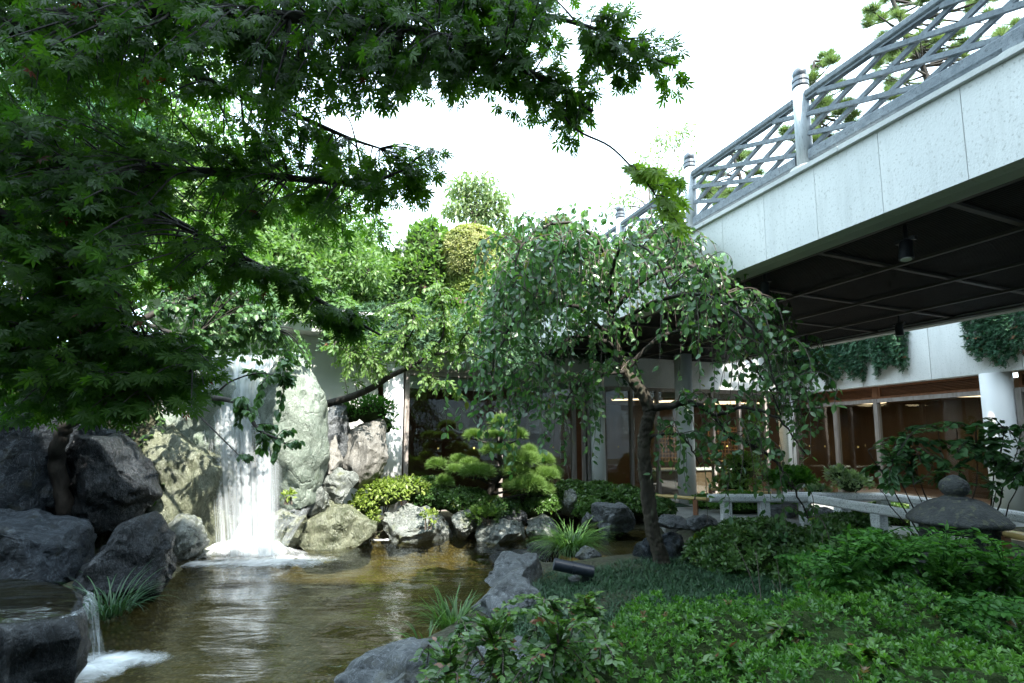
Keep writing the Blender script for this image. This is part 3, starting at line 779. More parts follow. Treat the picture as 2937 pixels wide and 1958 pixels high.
# panes
a = lwp(-2.30, -0.02); b = lwp(1.84, -0.02)
fr = lambda px: (on_line(px, LW0, LW1) * ray(px, 1255).x - a.x) / (b.x - a.x)
pane_run(lw, (a.x, a.y), (b.x, b.y), [0.012, fr(1433), fr(1645)], FLOOR - .02, zB - .09, fw=0.10)
pane_run(lw, (lwp(1.72, .06).x, lwp(1.72, .06).y), (lwp(1.90, .06).x, lwp(1.90, .06).y), [0.2, 0.8], FLOOR - .02, zB - .09, fw=.06, sticker=False)
lw_slab('head_beam', -2.33, 1.9, 0.06, -0.12, zB - .088, zB - .002, 'wood_frame')
lw_slab('roller_blind', -2.18, -0.22, -0.08, -0.10, zB - .46, zB - .19, 'blind')
lw_slab('roller_blind', -0.06, 1.4, -0.08, -0.10, zB - .40, zB - .19, 'blind')
# ---- room behind
def quad(name, pts, mat, kind='structure', thick=.04):
    """a slab with thickness: pts counter-clockwise seen from the room, thick goes away from it"""
    pts = [Vector(p) for p in pts]
    n_ = (pts[1] - pts[0]).cross(pts[2] - pts[0]).normalized()
    V = pts + [p - n_ * thick for p in pts]; m = len(pts)
    F = [tuple(range(m)), tuple(range(2 * m - 1, m - 1, -1))] + [(i, m + i, m + (i + 1) % m, (i + 1) % m) for i in range(m)]
    o = mesh_obj(name, V, F, M[mat]); o['kind'] = kind; return o
bl, br = lwp(-2.8, -4.0), lwp(1.2, -4.0)
RoomZ = 2.76
fl = [lwp(-2.8, -.26), lwp(2.05, -.26), Vector((8.1, 14.35, 0)), Vector((8.5, 14.3, 0)), Vector((10.6, 5.2, 0)), Vector((16.5, 5.2, 0)), Vector((16.0, 20, 0)), Vector((-4.6, 14.5, 0)), bl]
quad('lobby_floor', [(p.x, p.y, FLOOR - .03) for p in fl], 'carpet')
cl1 = [lwp(-2.8, -.26), lwp(2.05, -.26), Vector((2.4, 16.4, 0)), Vector((-4.6, 14.5, 0)), bl]
cl2 = [lwp(2.05, -.26), Vector((8.1, 14.35, 0)), Vector((8.5, 14.3, 0)), Vector((10.6, 5.2, 0)), Vector((16.5, 5.2, 0)), Vector((16.0, 20, 0)), Vector((2.4, 16.4, 0))]
quad('lobby_ceiling', [(p.x, p.y, 3.26) for p in cl1][::-1], 'interior_ceiling')
quad('lobby_ceiling', [(p.x, p.y, RoomZ + .1) for p in cl2][::-1], 'interior_ceiling')
quad('lobby_bulkhead', [(2.2, 12.62, RoomZ + .08), (8.15, 14.40, RoomZ + .08), (8.15, 14.40, 3.3), (2.2, 12.62, 3.3)], 'interior_ceiling')
quad('lobby_bulkhead', [(2.2, 12.7, RoomZ + .08), (2.4, 16.4, RoomZ + .08), (2.4, 16.4, 3.3), (2.2, 12.7, 3.3)], 'interior_ceiling')
def iwall(name, p0, p1, mat, z0=FLOOR - .03, z1=3.2, thick=.08):
    return quad(name, [(p0[0], p0[1], z0), (p1[0], p1[1], z0), (p1[0], p1[1], z1), (p0[0], p0[1], z1)], mat, thick=thick)
iwall('lobby_wall_back', (-4.2, 13.2), (2.4, 16.3), 'interior_dark')
iwall('lobby_wall_side', (-2.85, 10.2), (-4.2, 13.2), 'interior_dark')
iwall('lobby_wall_panel', (0.75, 12.15), (2.0, 16.1), 'panel_wood')
iwall('lobby_wall_reception', (2.4, 16.3), (9.5, 18.2), 'panel_wood')
iwall('lobby_wall_far', (9.5, 18.2), (14.2, 17.5), 'panel_wood')
iwall('lobby_wall_east', (12.2, 17.9), (14.6, 5.3), 'panel_wood')
iwall('lobby_partition', (12.0, 13.2), (12.35, 11.9), 'interior_dark', z1=1.9)
quad('lobby_wall_outer', [(8.4, 20, -.1), (8.4, 20, 4), (-4.6, 14.6, 4), (-4.6, 14.6, -.1)][::-1], 'render')

# ------------------------------------------------------------------ entrance front and right wing
en = thing('entrance_building', 'glazed entrance front with a free round column behind the cherry trunk', 'building', (5, 13, 0))
pane_run(en, (2.35, 12.49), (8.05, 14.15), [0.0, .13, .26, .40, .55, .70, .85, 1.0], FLOOR - .02, 3.06, fw=0.08)
prism('band', [(2.30, 12.30), (8.20, 14.02), (8.14, 14.30), (2.22, 12.57)], 3.062, 4.7, M['concrete'], en)
MB().lathe((4.25, 12.02, 0), [(0.21, FLOOR), (0.21, 3.80)], 32).build('column', M['column'], en, smooth=False).data.polygons.foreach_set('use_smooth', [True] * 34)

rw = thing('right_wing', 'concrete wing with timber louvres and large panes under the footbridge', 'building', (9, 10, 0))
RA, RB = Vector((RW0[0], RW0[1], 0)), Vector((RW1[0], RW1[1], 0))
rt = (RB - RA).normalized(); rn = Vector((rt.y, -rt.x, 0)) * 1.0
if rn.x > 0: rn = -rn
RL = (RB - RA).length
def rwp(s, off=0.0, z=0.0): return RA + rt * s + rn * off + Vector((0, 0, z))
def rw_s(px, py=1255):
    Y = on_line(px, RW0, RW1, py); return (Vector((ray(px, py).x * Y, Y, 0)) - RA).dot(rt)
def rw_slab(name, s0, s1, o0, o1, z0, z1, mat, root=rw):
    c = [rwp(s0, o0), rwp(s1, o0), rwp(s1, o1), rwp(s0, o1)]
    return prism(name, [(p.x, p.y) for p in c][::-1], z0, z1, M[mat], root)
ZR = 2.98
joints = [-0.3] + [0.9 + 1.55 * k for k in range(6)]
for k in range(len(joints) - 1):
    rw_slab('concrete_panel', joints[k] + .006, joints[k + 1] - .006, 0.26, -0.1, ZR, 4.9, 'concrete')
rw_slab('band_core', -0.3, 9.0, 0.245, -0.4, ZR + .02, 4.88, 'concrete_trim')
s_col0, s_col1 = rw_s(2270), rw_s(2885)
print('right wing columns at', s_col0, s_col1)
for s in (s_col0, s_col1):
    p = rwp(s, 0.10); MB().lathe((p.x, p.y, 0), [(0.235, -.1), (0.235, ZR)], 36).build('column', M['column'], rw).data.polygons.foreach_set('use_smooth', [True] * 38)
s_m, s_m2 = rw_s(2524), rw_s(2405)
for s0, s1 in ((s_col0 + .22, s_m - .05), (s_m + .05, s_col1 - .22), (s_col1 + .3, 8.6)):
    # louvre: frame and slats
    rw_slab('louvre_backing', s0, s1, -0.10, -0.12, ZR - .30, ZR - .002, 'wood_dark')
    rw_slab('louvre_frame', s0, s1, 0.02, -0.06, ZR - .05, ZR - .003, 'wood_brown')
    rw_slab('louvre_frame', s0, s1, 0.02, -0.06, ZR - .30, ZR - .255, 'wood_brown')
    for e in (s0, s1 - .05): rw_slab('louvre_frame', e, e + .05, 0.018, -0.058, ZR - .254, ZR - .051, 'wood_brown')
    for k in range(6):
        z = ZR - .25 + .033 * (k + .5)
        a_, b_ = rwp(s0 + .052, -.02, z), rwp(s1 - .052, -.02, z)
        MB().beam(a_, b_, .05, .010, up=(rn * .6 + Vector((0, 0, 1)))).build('louvre_slat', M['wood_brown'], rw)
rw_slab('post', s_m - .05, s_m + .05, 0.03, -0.08, ZR - .30, ZR - .002, 'wood_brown')
A2, B2 = rwp(s_col0 + .20, 0), rwp(s_col1 - .22, 0); L2 = (B2 - A2).length
pane_run(rw, (A2.x, A2.y), (B2.x, B2.y), [0.0, (s_m2 - s_col0 - .2) / L2, (s_m - s_col0 - .2) / L2, 1.0], FLOOR - .02, ZR - .305, fw=0.10, inset=-0.02)
A3, B3 = rwp(s_col1 + .30, 0), rwp(8.5, 0)
pane_run(rw, (A3.x, A3.y), (B3.x, B3.y), [0.0, .5, 1.0], FLOOR - .02, ZR - .305, fw=0.10, inset=-0.02)

# lobby things seen through the panes
LAMPS = [(G(2747, 1136, RoomZ + .03), 1.5, .55, 'longest warm ceiling panel lamp behind the right panes'), (G(2450, 1157, RoomZ + .03), 1.5, .5, 'warm ceiling panel lamp above the sliding frame of the right wing'),
         (Vector((9.9, 16.2, RoomZ + .03)), 1.2, .5, 'ceiling panel lamp deep in the corner of the right wing'),
         (Vector((4.4, 14.1, RoomZ + .03)), 1.3, .5, 'ceiling panel lamp in the entrance lobby behind the cherry trunk'), (Vector((6.6, 14.9, RoomZ + .03)), 1.3, .5, 'ceiling panel lamp in the entrance lobby right of the free column'),
         (Vector((0.6, 13.6, 3.19)), 1.2, .5, 'ceiling panel lamp dim behind the pine top'), (Vector((11.4, 11.3, RoomZ + .03)), 1.2, .5, 'ceiling panel lamp low behind the open leafy shrub')]
ORD = ('first', 'second', 'third', 'fourth', 'fifth', 'sixth')
for k in range(3): LAMPS.append((rwp(.9 + 1.25 * k, -.75, RoomZ + .03), .9, .45, ORD[k] + ' hidden ceiling lamp from the corner, added behind the right wing panes to light the lobby'))  # row added out of sight behind the window head to brighten the lobby
for k in range(4): LAMPS.append((Vector((3.2 + 1.5 * k, 13.35 + .44 * k, RoomZ + .03)), .9, .4, ORD[k] + ' ceiling lamp from the round column, added behind the entrance panes to light the lobby'))  # extra row added to brighten the entrance lobby
for p, w, d, lab in LAMPS:
    t_ = thing('ceiling_lamp', lab, 'ceiling lamp', p, 'lit panel lamps on the lobby ceiling')
    MB().box((p.x, p.y, p.z + .035), w + .06, d + .06, .06, -0.25).build('frame', M['wood_brown'], t_)
    MB().box((p.x, p.y, p.z), w, d, .012, -0.25).build('diffuser', M['lamp_panel'], t_)
def lattice_screen(label, x0, x1, y, z0, z1, rz=0.29):
    t_ = thing('lattice_screen', label, 'screen', ((x0 + x1) / 2, y, z0), 'cedar lattice screens in the lobby')
    ca, sa = math.cos(rz), math.sin(rz)
    def pt(x, z): return Vector((x0 + (x - x0) * ca, y + (x - x0) * sa, z))
    n = max(4, int((x1 - x0) / .11)); m = int((z1 - z0) / .11)
    for k in range(n + 1):
        x = x0 + (x1 - x0) * k / n; MB().beam(pt(x, z0), pt(x, z1), .035, .03, up=(ca, sa, 0)).build('upright', M['lattice_wood'], t_)
    for k in range(m + 1):
        z = z0 + (z1 - z0) * k / m; MB().beam(pt(x0, z) - Vector((0, .02, 0)), pt(x1, z) - Vector((0, .02, 0)), .03, .035).build('crossbar', M['lattice_wood'], t_)
lattice_screen('cedar lattice screen in the lobby just behind the cherry trunk', 4.35, 5.35, 14.6, 1.05, 2.05)
lattice_screen('cedar lattice screen seen right of the free round column', 6.0, 7.3, 15.0, 1.05, 2.05)
for k, (px, py, lab) in enumerate(((1614, 1267, 'topmost small white notice on the lobby wall beside the column'), (1614, 1284, 'middle small white notice on the lobby wall beside the column'), (1614, 1307, 'lowest framed white notice on the lobby wall beside the column'))):
    Y = 12.9; p = P(px, py, Y)
    w = .13
    o = MB().box((p.x, p.y, p.z), w, .02, .12 if k != 2 else .14, 0.3).build('wall_notice', M['white']); tag(o, lab, 'notice', 'small white notices on the lobby wall')
sofa = thing('reception_counter', 'low pale counter inside the entrance behind the cherry trunk', 'counter', (4.6, 14.4, FLOOR))
MB().box((5.0, 14.3, FLOOR + .32), 2.6, .6, .62, .29).build('front', M['panel_wood'], sofa, bevel=.01)
MB().box((5.0, 14.3, FLOOR + .66), 2.7, .7, .05, .29).build('top', M['white'], sofa, bevel=.01)

# ------------------------------------------------------------------ unseen block added behind the viewer, height set to cast the courtyard's shade
hb = thing('shade_block', 'tall unseen block added on the near side of the courtyard to shade it', 'building', (6, -8, 0))
def shade_h(yref, zref, yb): return zref + (yref - yb) / -SUN_H[1] * math.tan(SUN_EL)
HB_Y = -3.0
HB_H = shade_h(7.15, 0.2, HB_Y)
MB().box((10, HB_Y - 6, HB_H / 2 - .5), 52, 12, HB_H + 1).build('wall', M['shade_block_wall'], hb)
for fl_ in range(4):
    for k in range(12):
        MB().box((-13 + k * 4.1, HB_Y + .03, 2.6 + fl_ * 3.6), 2.6, .10, 1.9).build('window', M['glass'], hb)

# ------------------------------------------------------------------ footbridge overhead
Zs, Zc = EYE + 1.976, EYE + 2.79                       # soffit, top of fascia
BD = Vector((-0.395, 1.0, 0)).normalized()           # along the bridge, away from the viewer
BN = Vector((-BD.y, BD.x, 0))                        # out of its near face
B0 = Vector((3.00, 4.87, 0))                         # below post B
def bp_(s, off=0.0, z=0.0): return B0 + BD * s + BN * off + Vector((0, 0, z))
S0, S1, BW = -7.5, 6.5, 5.4
fb = thing('footbridge', 'concrete footbridge overhead with dark slatted underside and grey lattice railing', 'bridge', bp_(0, -3, Zs))
PS = 0.61
k0 = 0
s = S0
while s < S1 - .1:
    a_, b_ = s + .002, min(s + PS, S1) - .002
    c = [bp_(a_, 0), bp_(b_, 0), bp_(b_, -.16), bp_(a_, -.16)]
    prism('fascia_panel', [(p.x, p.y) for p in c], Zs, Zc - .05, M['concrete'], fb)
    s += PS
c = [bp_(S0, -.02), bp_(S1, -.02), bp_(S1, -.36), bp_(S0, -.36)]
prism('edge_beam', [(p.x, p.y) for p in c], Zs + .012, Zc - .055, M['concrete_trim'], fb)
c = [bp_(S0, -BW), bp_(S1 + .5, -BW), bp_(S1 + .5, -BW - .2), bp_(S0, -BW - .2)]
prism('far_beam', [(p.x, p.y) for p in c], Zs, Zc - .05, M['concrete_trim'], fb)
c = [bp_(S0, -.30), bp_(S1 + .5, -.30), bp_(S1 + .5, -BW + .01), bp_(S0, -BW + .01)]
prism('deck', [(p.x, p.y) for p in c], Zs + .22, Zc - .06, M['metal_dark'], fb)
s = S0
while s < S1 - .1:
    e = min(s + 1.76, S1)
    c = [bp_(s + .003, .045), bp_(e - .003, .045), bp_(e - .003, -.40), bp_(s + .003, -.40)]
    prism('coping', [(p.x, p.y) for p in c], Zc - .048, Zc, M['concrete_trim'], fb); s = e
# soffit: fine slats along the bridge between flat frame bars
sl = MB(); o_ = -.40
while o_ > -BW + .03:
    sl.beam(bp_(S0, o_, Zs + .10), bp_(S1 + .45, o_, Zs + .10), .012, .05); o_ -= .045
so = sl.build('soffit_slats', M['metal_dark'], fb); so['kind'] = 'stuff'
for s in np.arange(S0 + .35, S1 + .4, 1.22):
    MB().beam(bp_(s, -.365, Zs + .060), bp_(s, -BW, Zs + .060), .05, .03).build('soffit_bar', M['metal_frame'], fb)
for o_ in (-.39, -1.65, -2.9, -4.15, -5.33):
    MB().beam(bp_(S0, o_, Zs + .028), bp_(S1 + .45, o_, Zs + .028), .05, .03).build('soffit_rail', M['metal_frame'], fb)
# railing
RO = -.13
ZB, ZTOP = Zc + .16, Zc + .85
posts = [1.70 * k for k in (-4, -2, 0, 1, 2, 3)]
for s in posts:
    p = bp_(s, RO, Zc)
    po = MB().lathe(p, [(.078, 0.03), (.078, .96)], 24).build('post', M['wood_post_lit'], fb, smooth=False); po.data.polygons.foreach_set('use_smooth', [True] * 26)
    MB().lathe(p, [(.15, -.002), (.15, .045), (.10, .05)], 28).build('base_plate', M['concrete_trim'], po)
    MB().lathe(p, [(.082, .981), (.082, 1.02), (.074, 1.022), (.074, 1.035), (.083, 1.037), (.083, 1.075), (.06, 1.08)], 24).build('cap_band', M['bronze'], po)
    MB().lathe(p, [(.05, 1.07)] + [(.072 * math.cos(a), 1.14 + .072 * math.sin(a)) for a in np.linspace(-.8, 1.45, 10)], 24).build('cap_ball', M['bronze'], po, smooth=True)
for s in [1.70 * k for k in (-3, -1)]:
    p = bp_(s, RO, Zc)
    st = MB().box((p.x, p.y, Zc + .075), .12, .12, .15, math.atan2(BD.y, BD.x)).build('stub_post', M['wood_grey'], fb)
    MB().lathe(p, [(.14, -.002), (.14, .03), (.11, .045)], 28).build('base_plate', M['concrete_trim'], st)
ends = [(-7.4, posts[0])] + list(zip(posts[:-1], posts[1:])) + [(posts[-1], S1 - .2)]
for s0, s1 in ends:
    a0, a1 = s0 + .075, s1 - .075
    MB().beam(bp_(a0, RO, ZTOP), bp_(a1, RO, ZTOP), .10, .075, bev=.014).build('top_rail', M['wood_grey'], fb)
    MB().beam(bp_(a0, RO, ZTOP - .050), bp_(a1, RO, ZTOP - .050), .06, .022).build('under_rail', M['wood_grey'], fb)
    MB().beam(bp_(a0, RO, ZB), bp_(a1, RO, ZB), .11, .11, bev=.012).build('bottom_rail', M['wood_grey'], fb)
    zb, zt = ZB + .056, ZTOP - .062
    run = (zt - zb) / math.tan(R(22)); pitch = .54
    for sgn, off in ((1, .018), (-1, -.018)):
        k = math.floor((a0 - run) / pitch) * pitch
        while k < a1 + run:
            x0_, x1_ = k, k + run * sgn
            # clip x to bay
            def zat(x): return zb + (x - x0_) / (x1_ - x0_) * (zt - zb)
            lo, hi = min(x0_, x1_), max(x0_, x1_)
            lo, hi = max(lo, a0), min(hi, a1)
            if hi - lo > .06:
                MB().beam(bp_(lo, RO + off, zat(lo)), bp_(hi, RO + off, zat(hi)), .034, .044, up=(0, 0, 1)).build('lattice_slat', M['wood_grey'], fb)
            k += pitch
# lamps hung below the bridge
for px, py, lab in ((2597, 700, 'black spotlight with pale lens hung under the near half of the footbridge'), (2577, 945, 'short black downlight hung at the far edge of the footbridge beside hanging juniper'),
                    (2310, 1003, 'short black downlight hung at the far edge of the footbridge above the corner'), (2192, 822, 'black spotlight hung under the footbridge above the cherry crown')):
    p = G(px, py - 25, Zs - .02)
    t_ = thing('hung_spotlight', lab, 'spotlight', (p.x, p.y, Zs + .06), 'black spotlights hung under the footbridge')
    MB().tube([(p.x, p.y, Zs + .10), (p.x, p.y, Zs - .06)], .018, 10).build('stem', M['black'], t_)
    MB().box((p.x, p.y, Zs - .07), .05, .17, .035, .4).build('yoke', M['black'], t_)
    tilt = Vector((-.15, -.10, -1)).normalized() if 'spotlight with' in lab or 'above the cherry' in lab else Vector((0, 0, -1))
    q0 = Vector((p.x, p.y, Zs - .07)); q1 = q0 + tilt * .20
    MB().tube([q0, q0 + tilt * .02, q1], [.04, .055, .06], 20).build('barrel', M['black'], t_)
    MB().tube([q1 - tilt * .01, q1 + tilt * .004], .045, 20).build('lens', M['white' if 'pale lens' in lab else 'bronze'], t_)
# ================================================================== ROCKS
def icos(sub=4):
    import bmesh
    bm = bmesh.new(); bmesh.ops.create_icosphere(bm, subdivisions=sub, radius=1.0)
    V = np.array([v.co[:] for v in bm.verts]); T = np.array([[v.index for v in f.verts] for f in bm.faces]); bm.free()
    return V, T
ICO5, ICO4 = icos(5), icos(4)
def rock_mesh(size, seed, planes=20, rough=0.105, sub=5, cut=(0.52, 0.92), keep_top=None):
    V, T = (ICO5 if sub == 5 else ICO4); V = V.copy(); r = np.random.default_rng(seed)
    V = np.sign(V) * np.abs(V) ** 0.85                       # a little boxier than a ball
    D = nrm(r.normal(size=(planes, 3)))
    if keep_top is not None: D = np.vstack([D, [[0, 0, 1]]])
    off = r.uniform(*cut, size=len(D))
    if keep_top is not None: off[-1] = keep_top
    for d, o in zip(D, off):
        s = V @ d - o
        V -= np.maximum(s, 0)[:, None] * d[None] * 0.94
    size = np.asarray(size, float)
    V = V / np.abs(V).max(0)
    W = V * size
    sc = 1.0 / max(size)
    n1 = vnoise(W, 1.7 * sc + .6, seed * 3.1); n2 = vnoise(W, 5.0 * sc + 2.0, seed * 1.7 + 9); n3 = vnoise(W, 15.0, seed + 5)
    d = nrm(V)
    m = float(np.mean(size))
    ridged = 1 - 2 * np.abs(n2)
    kd = nrm(r.normal(size=3) * np.array([.5, .5, 1.0])); ph = W @ kd
    strata = np.abs(np.sin(ph * (9 / max(.35, float(np.mean(size)))) + 2.2 * n1 + 1.2 * n2)) - .6
    n4 = 1 - 2 * np.abs(vnoise(W, 6.5, seed + 31))
    W = W + d * (strata * .030 + n4 * .022)[:, None] * min(1.0, float(np.mean(size)) / .4)
    W = W + d * (n1 * rough * 1.5 + ridged * rough * 0.45 + n3 * 0.018)[:, None] * m
    return W, T
def rock(label, px0, px1, py0, py1, Y, mat, seed, dsz=None, rot=0.0, **kw):
    a, b = P(px0, py1, Y), P(px1, py0, Y)
    c = (a + b) / 2; w, h = (b.x - a.x) / 2, (b.z - a.z) / 2
    d = dsz if dsz else 0.8 * w
    W, T = rock_mesh((w, d, h), seed, **kw)
    me = tri_mesh('rock', W, T, smooth=True)
    if hasattr(me, 'set_sharp_from_angle'): me.set_sharp_from_angle(angle=R(38))
    o = link_mesh('boulder', me, M[mat])
    o.location = c; o.rotation_euler = (0, 0, rot)
    tag(o, label, 'rock')
    return o
ROCKS = [
 ('tall dark blue-grey boulder at the left edge under the maple', -170, 285, 1115, 1590, 6.5, 'rock_dark', 3, .9),
 ('pale-veined grey boulder at the left edge above the small cascade', -170, 262, 1425, 1770, 5.6, 'rock_dark', 8, .7),
 ('overhanging black wet block left of the waterfall', 205, 455, 1232, 1520, 6.75, 'rock_wet', 12, .55, dict(keep_top=.7)),
 ('glossy wet black boulder standing in the pond left of the waterfall', 225, 525, 1475, 1780, 5.75, 'rock_wet', 21, .6),
 ('small wet boulder at the foot of the waterfall on its left', 440, 585, 1480, 1625, 7.0, 'rock_pond', 5, .35),
 ('ochre mossy rock face left of the waterfall', 320, 680, 1225, 1670, 7.6, 'rock_moss', 17, .6, dict(planes=10, cut=(.72, .98))),
 ('pale sunlit rock shelf above the ochre rock face', 250, 720, 1005, 1380, 8.05, 'rock_pale', 23, .65, dict(planes=10, cut=(.72, .98))),
 ('tall wet rock face behind the falling water', 520, 890, 1020, 1680, 8.45, 'rock_moss', 29, .5, dict(keep_top=.9, planes=9, cut=(.75, 1.0))),
 ('large pale rounded upright rock right of the waterfall', 742, 938, 1012, 1500, 7.85, 'rock_pale', 31, .5, dict(planes=11, cut=(.7, .98), rough=.07)),
 ('grey rock in leaf shade beside the pale upright rock', 915, 1003, 1155, 1345, 8.7, 'rock_blue', 37, .35),
 ('pinkish upright rock below the shaded grey rock', 925, 985, 1250, 1400, 8.45, 'rock_warm', 41, .3),
 ('broad warm grey boulder in front of the white column', 975, 1120, 1208, 1420, 8.9, 'rock_warm', 43, .45),
 ('wet grey block wedged below the broad warm boulder', 918, 1022, 1335, 1450, 8.3, 'rock_pond', 47, .3, dict(keep_top=.75)),
 ('small wet stone between the pale rock and the wedged block', 862, 945, 1385, 1490, 8.1, 'rock_pond', 49, .25),
 ('low mossy wet boulder at the waterline right of the waterfall', 815, 1075, 1425, 1590, 8.25, 'rock_moss', 53, .45),
 ('wet round stone splashed by the waterfall', 760, 880, 1450, 1610, 7.75, 'rock_moss', 59, .3),
 ('long glistening shore boulder with a small vine', 1088, 1298, 1452, 1570, 8.75, 'rock_pond', 61, .4),
 ('pale split shore stone next to the long boulder', 1290, 1372, 1463, 1555, 8.8, 'rock_pond', 67, .3),
 ('rounded shore stone under the pine', 1365, 1512, 1487, 1560, 8.7, 'rock_pond', 71, .35),
 ('upper shore stone behind the rounded one', 1428, 1510, 1455, 1510, 9.2, 'rock_blue', 73, .3),
 ('low shore stone beside the sedge', 1505, 1600, 1470, 1545, 9.0, 'rock_pond', 79, .3),
 ('small flat stone before the square rock', 1668, 1712, 1470, 1512, 8.9, 'rock_blue', 83, .2),
 ('square flat-topped rock at the stream', 1700, 1812, 1437, 1530, 8.9, 'rock_blue', 89, .35, dict(keep_top=.6, planes=9)),
 ('thin upright stone by the hedge', 1612, 1650, 1402, 1490, 9.5, 'rock_pond', 97, .13),
 ('flat bluish stone across the stream', 1870, 1985, 1478, 1515, 8.7, 'rock_blue', 101, .3),
 ('bluish stone beside the gravel strip', 1960, 2060, 1475, 1520, 8.3, 'rock_blue', 103, .3),
 ('dark round rock behind the cherry trunk', 1835, 1975, 1530, 1650, 6.3, 'rock_dark', 107, .35),
 ('craggy grey pond-edge rock behind the spotlight', 1395, 1560, 1590, 1720, 5.6, 'rock_blue', 109, .42),
 ('broad flat slate rock at the pond edge', 1365, 1560, 1665, 1800, 4.85, 'rock_blue', 113, .45, dict(keep_top=.6)),
 ('long blue rock at the bottom edge of the pond', 980, 1290, 1850, 2080, 3.35, 'rock_blue', 127, .45, dict(keep_top=.7)),
 ('grey rock under the camellia', 1340, 1640, 1860, 2020, 3.1, 'rock_blue', 131, .4),
 ('rock behind the granite rail', 2215, 2290, 1440, 1490, 9.9, 'rock_blue', 137, .3),
 ('grey peaked rock seen through the granite rail', 2345, 2420, 1455, 1510, 8.9, 'rock_blue', 139, .3),
 ('dark smooth rock between the azalea and the leafy bush', 2600, 2720, 1715, 1850, 3.55, 'rock_blue', 149, .25),
 ('small stone beneath the sedge clump', 1650, 1725, 1570, 1610, 6.75, 'rock_blue', 151, .2),
 ('small stone at the foot of the garden spotlight', 1632, 1672, 1650, 1685, 5.35, 'rock_blue', 153, .1),
]
for r_ in ROCKS:
    kw = r_[9] if len(r_) > 9 else {}
    rock(r_[0], r_[1], r_[2], r_[3], r_[4], r_[5], r_[6], r_[7], r_[8], **kw)
# flat slate slabs lying in the shallows
def slab(label, pxs, z, mat, seed):
    r = random.Random(seed)
    pts = [G(x, y, z) for x, y in pxs]
    n = len(pts); ring = []
    for i in range(n):
        a, b = pts[i], pts[(i + 1) % n]
        for t in (0, .33, .66):
            q = a.lerp(b, t); ring.append((q.x + r.uniform(-.025, .025), q.y + r.uniform(-.025, .025), z + r.uniform(-.004, .004)))
    c = sum((Vector(q) for q in ring), Vector()) / len(ring)
    m = len(ring)
    inner = [tuple(Vector(q).lerp(c, .12) + Vector((0, 0, .018))) for q in ring]
    low = [(q[0], q[1], z - .06) for q in ring]
    V = low + ring + inner
    F = [(i, (i + 1) % m, m + (i + 1) % m, m + i) for i in range(m)] + [(m + i, m + (i + 1) % m, 2 * m + (i + 1) % m, 2 * m + i) for i in range(m)] + [tuple(range(2 * m, 3 * m)), tuple(range(m - 1, -1, -1))]
    o = mesh_obj('slate_slab', V, F, M[mat]); tag(o, label, 'stone slab'); return o
slab('wide dark slate slab lying in the pond shallows', [(1405, 1596), (1425, 1582), (1500, 1572), (1560, 1580), (1550, 1600), (1500, 1615), (1440, 1625), (1412, 1612)], .03, 'rock_wet', 1)
slab('narrow dark slate slab before the sedge clump', [(1505, 1565), (1530, 1552), (1590, 1550), (1600, 1565), (1560, 1578), (1515, 1574)], .03, 'rock_wet', 2)
slab('flat wet slab step in the stream behind the sedge', [(1690, 1530), (1720, 1512), (1780, 1508), (1800, 1520), (1740, 1540)], .05, 'rock_wet', 3)
wr = thing('stream_weir', 'low dark stone weir with thin spilling water beside the spotlight', 'weir', G(1560, 1600, 0))
w0, w1 = G(1515, 1608, .06), G(1590, 1580, .06)
for k in range(7):
    a_, b_ = w0.lerp(w1, k / 7 + .006), w0.lerp(w1, (k + 1) / 7 - .006)
    MB().beam(a_ - Vector((0, 0, .07)), b_ - Vector((0, 0, .07)), .16, .15 + .02 * (k % 3), bev=.02).build('weir_stone', M['rock_wet'], wr)
V, F, UV = [], [], []
for i in range(13):
    for j, (oz, oo) in enumerate(((.02, 0), (.018, .09), (-.03, .12), (-.07, .13))):
        q = w0.lerp(w1, i / 12); V.append((q.x + oo * .5, q.y - oo, q.z + oz)); UV.append((i / 12, j / 3))
for i in range(12):
    for j in range(3): F.append((i * 4 + j, (i + 1) * 4 + j, (i + 1) * 4 + j + 1, i * 4 + j + 1))
mesh_obj('spill', V, F, M['fall_thin'], wr, True, uv=UV)

# ------------------------------------------------------------------ waterfall
wf = thing('waterfall', 'white waterfall dropping over the pale rocks into the pond', 'waterfall', G(700, 1588, 0))
def sheet(name, xt0, xt1, xb0, xb1, ytop, ybot, Yt, Yb, mat, parent, seed, nu=48, nv=40, wob=.02, thick=0.0):
    r = np.random.default_rng(seed); V, UV = [], []
    ph = r.uniform(0, 6, 6)
    for j in range(nv + 1):
        v = j / nv
        for i in range(nu + 1):
            u = i / nu
            px = (xt0 + (xt1 - xt0) * u) * (1 - v) + (xb0 + (xb1 - xb0) * u) * v
            Y = Yb + (Yt - Yb) * (1 - v) ** 2
            py = ytop + (ybot - ytop) * v
            p = P(px, py, Y)
            w = wob * (math.sin(u * 23 + ph[0]) + .6 * math.sin(u * 51 + ph[1] + v * 2) + .5 * math.sin(u * 9 + v * 4 + ph[2]))
            p.y += w - (0.10 * math.exp(-v * 9) * -1)
            V.append(p); UV.append((u, v * 1.0))
    F = [(j * (nu + 1) + i, j * (nu + 1) + i + 1, (j + 1) * (nu + 1) + i + 1, (j + 1) * (nu + 1) + i) for j in range(nv) for i in range(nu)]
    return mesh_obj(name, V, F, M[mat], parent, True, uv=UV)
sheet('water_sheet', 592, 806, 628, 812, 1016, 1592, 7.9, 7.25, 'fall', wf, 1)
sheet('water_sheet', 608, 795, 648, 800, 1020, 1594, 7.88, 7.12, 'fall_soft', wf, 2, wob=.03)
sheet('water_veil', 560, 640, 600, 665, 1050, 1590, 7.85, 7.3, 'fall_thin', wf, 3)
sheet('side_spout', 790, 890, 690, 810, 1458, 1600, 7.6, 7.05, 'spray', wf, 4, wob=.03)
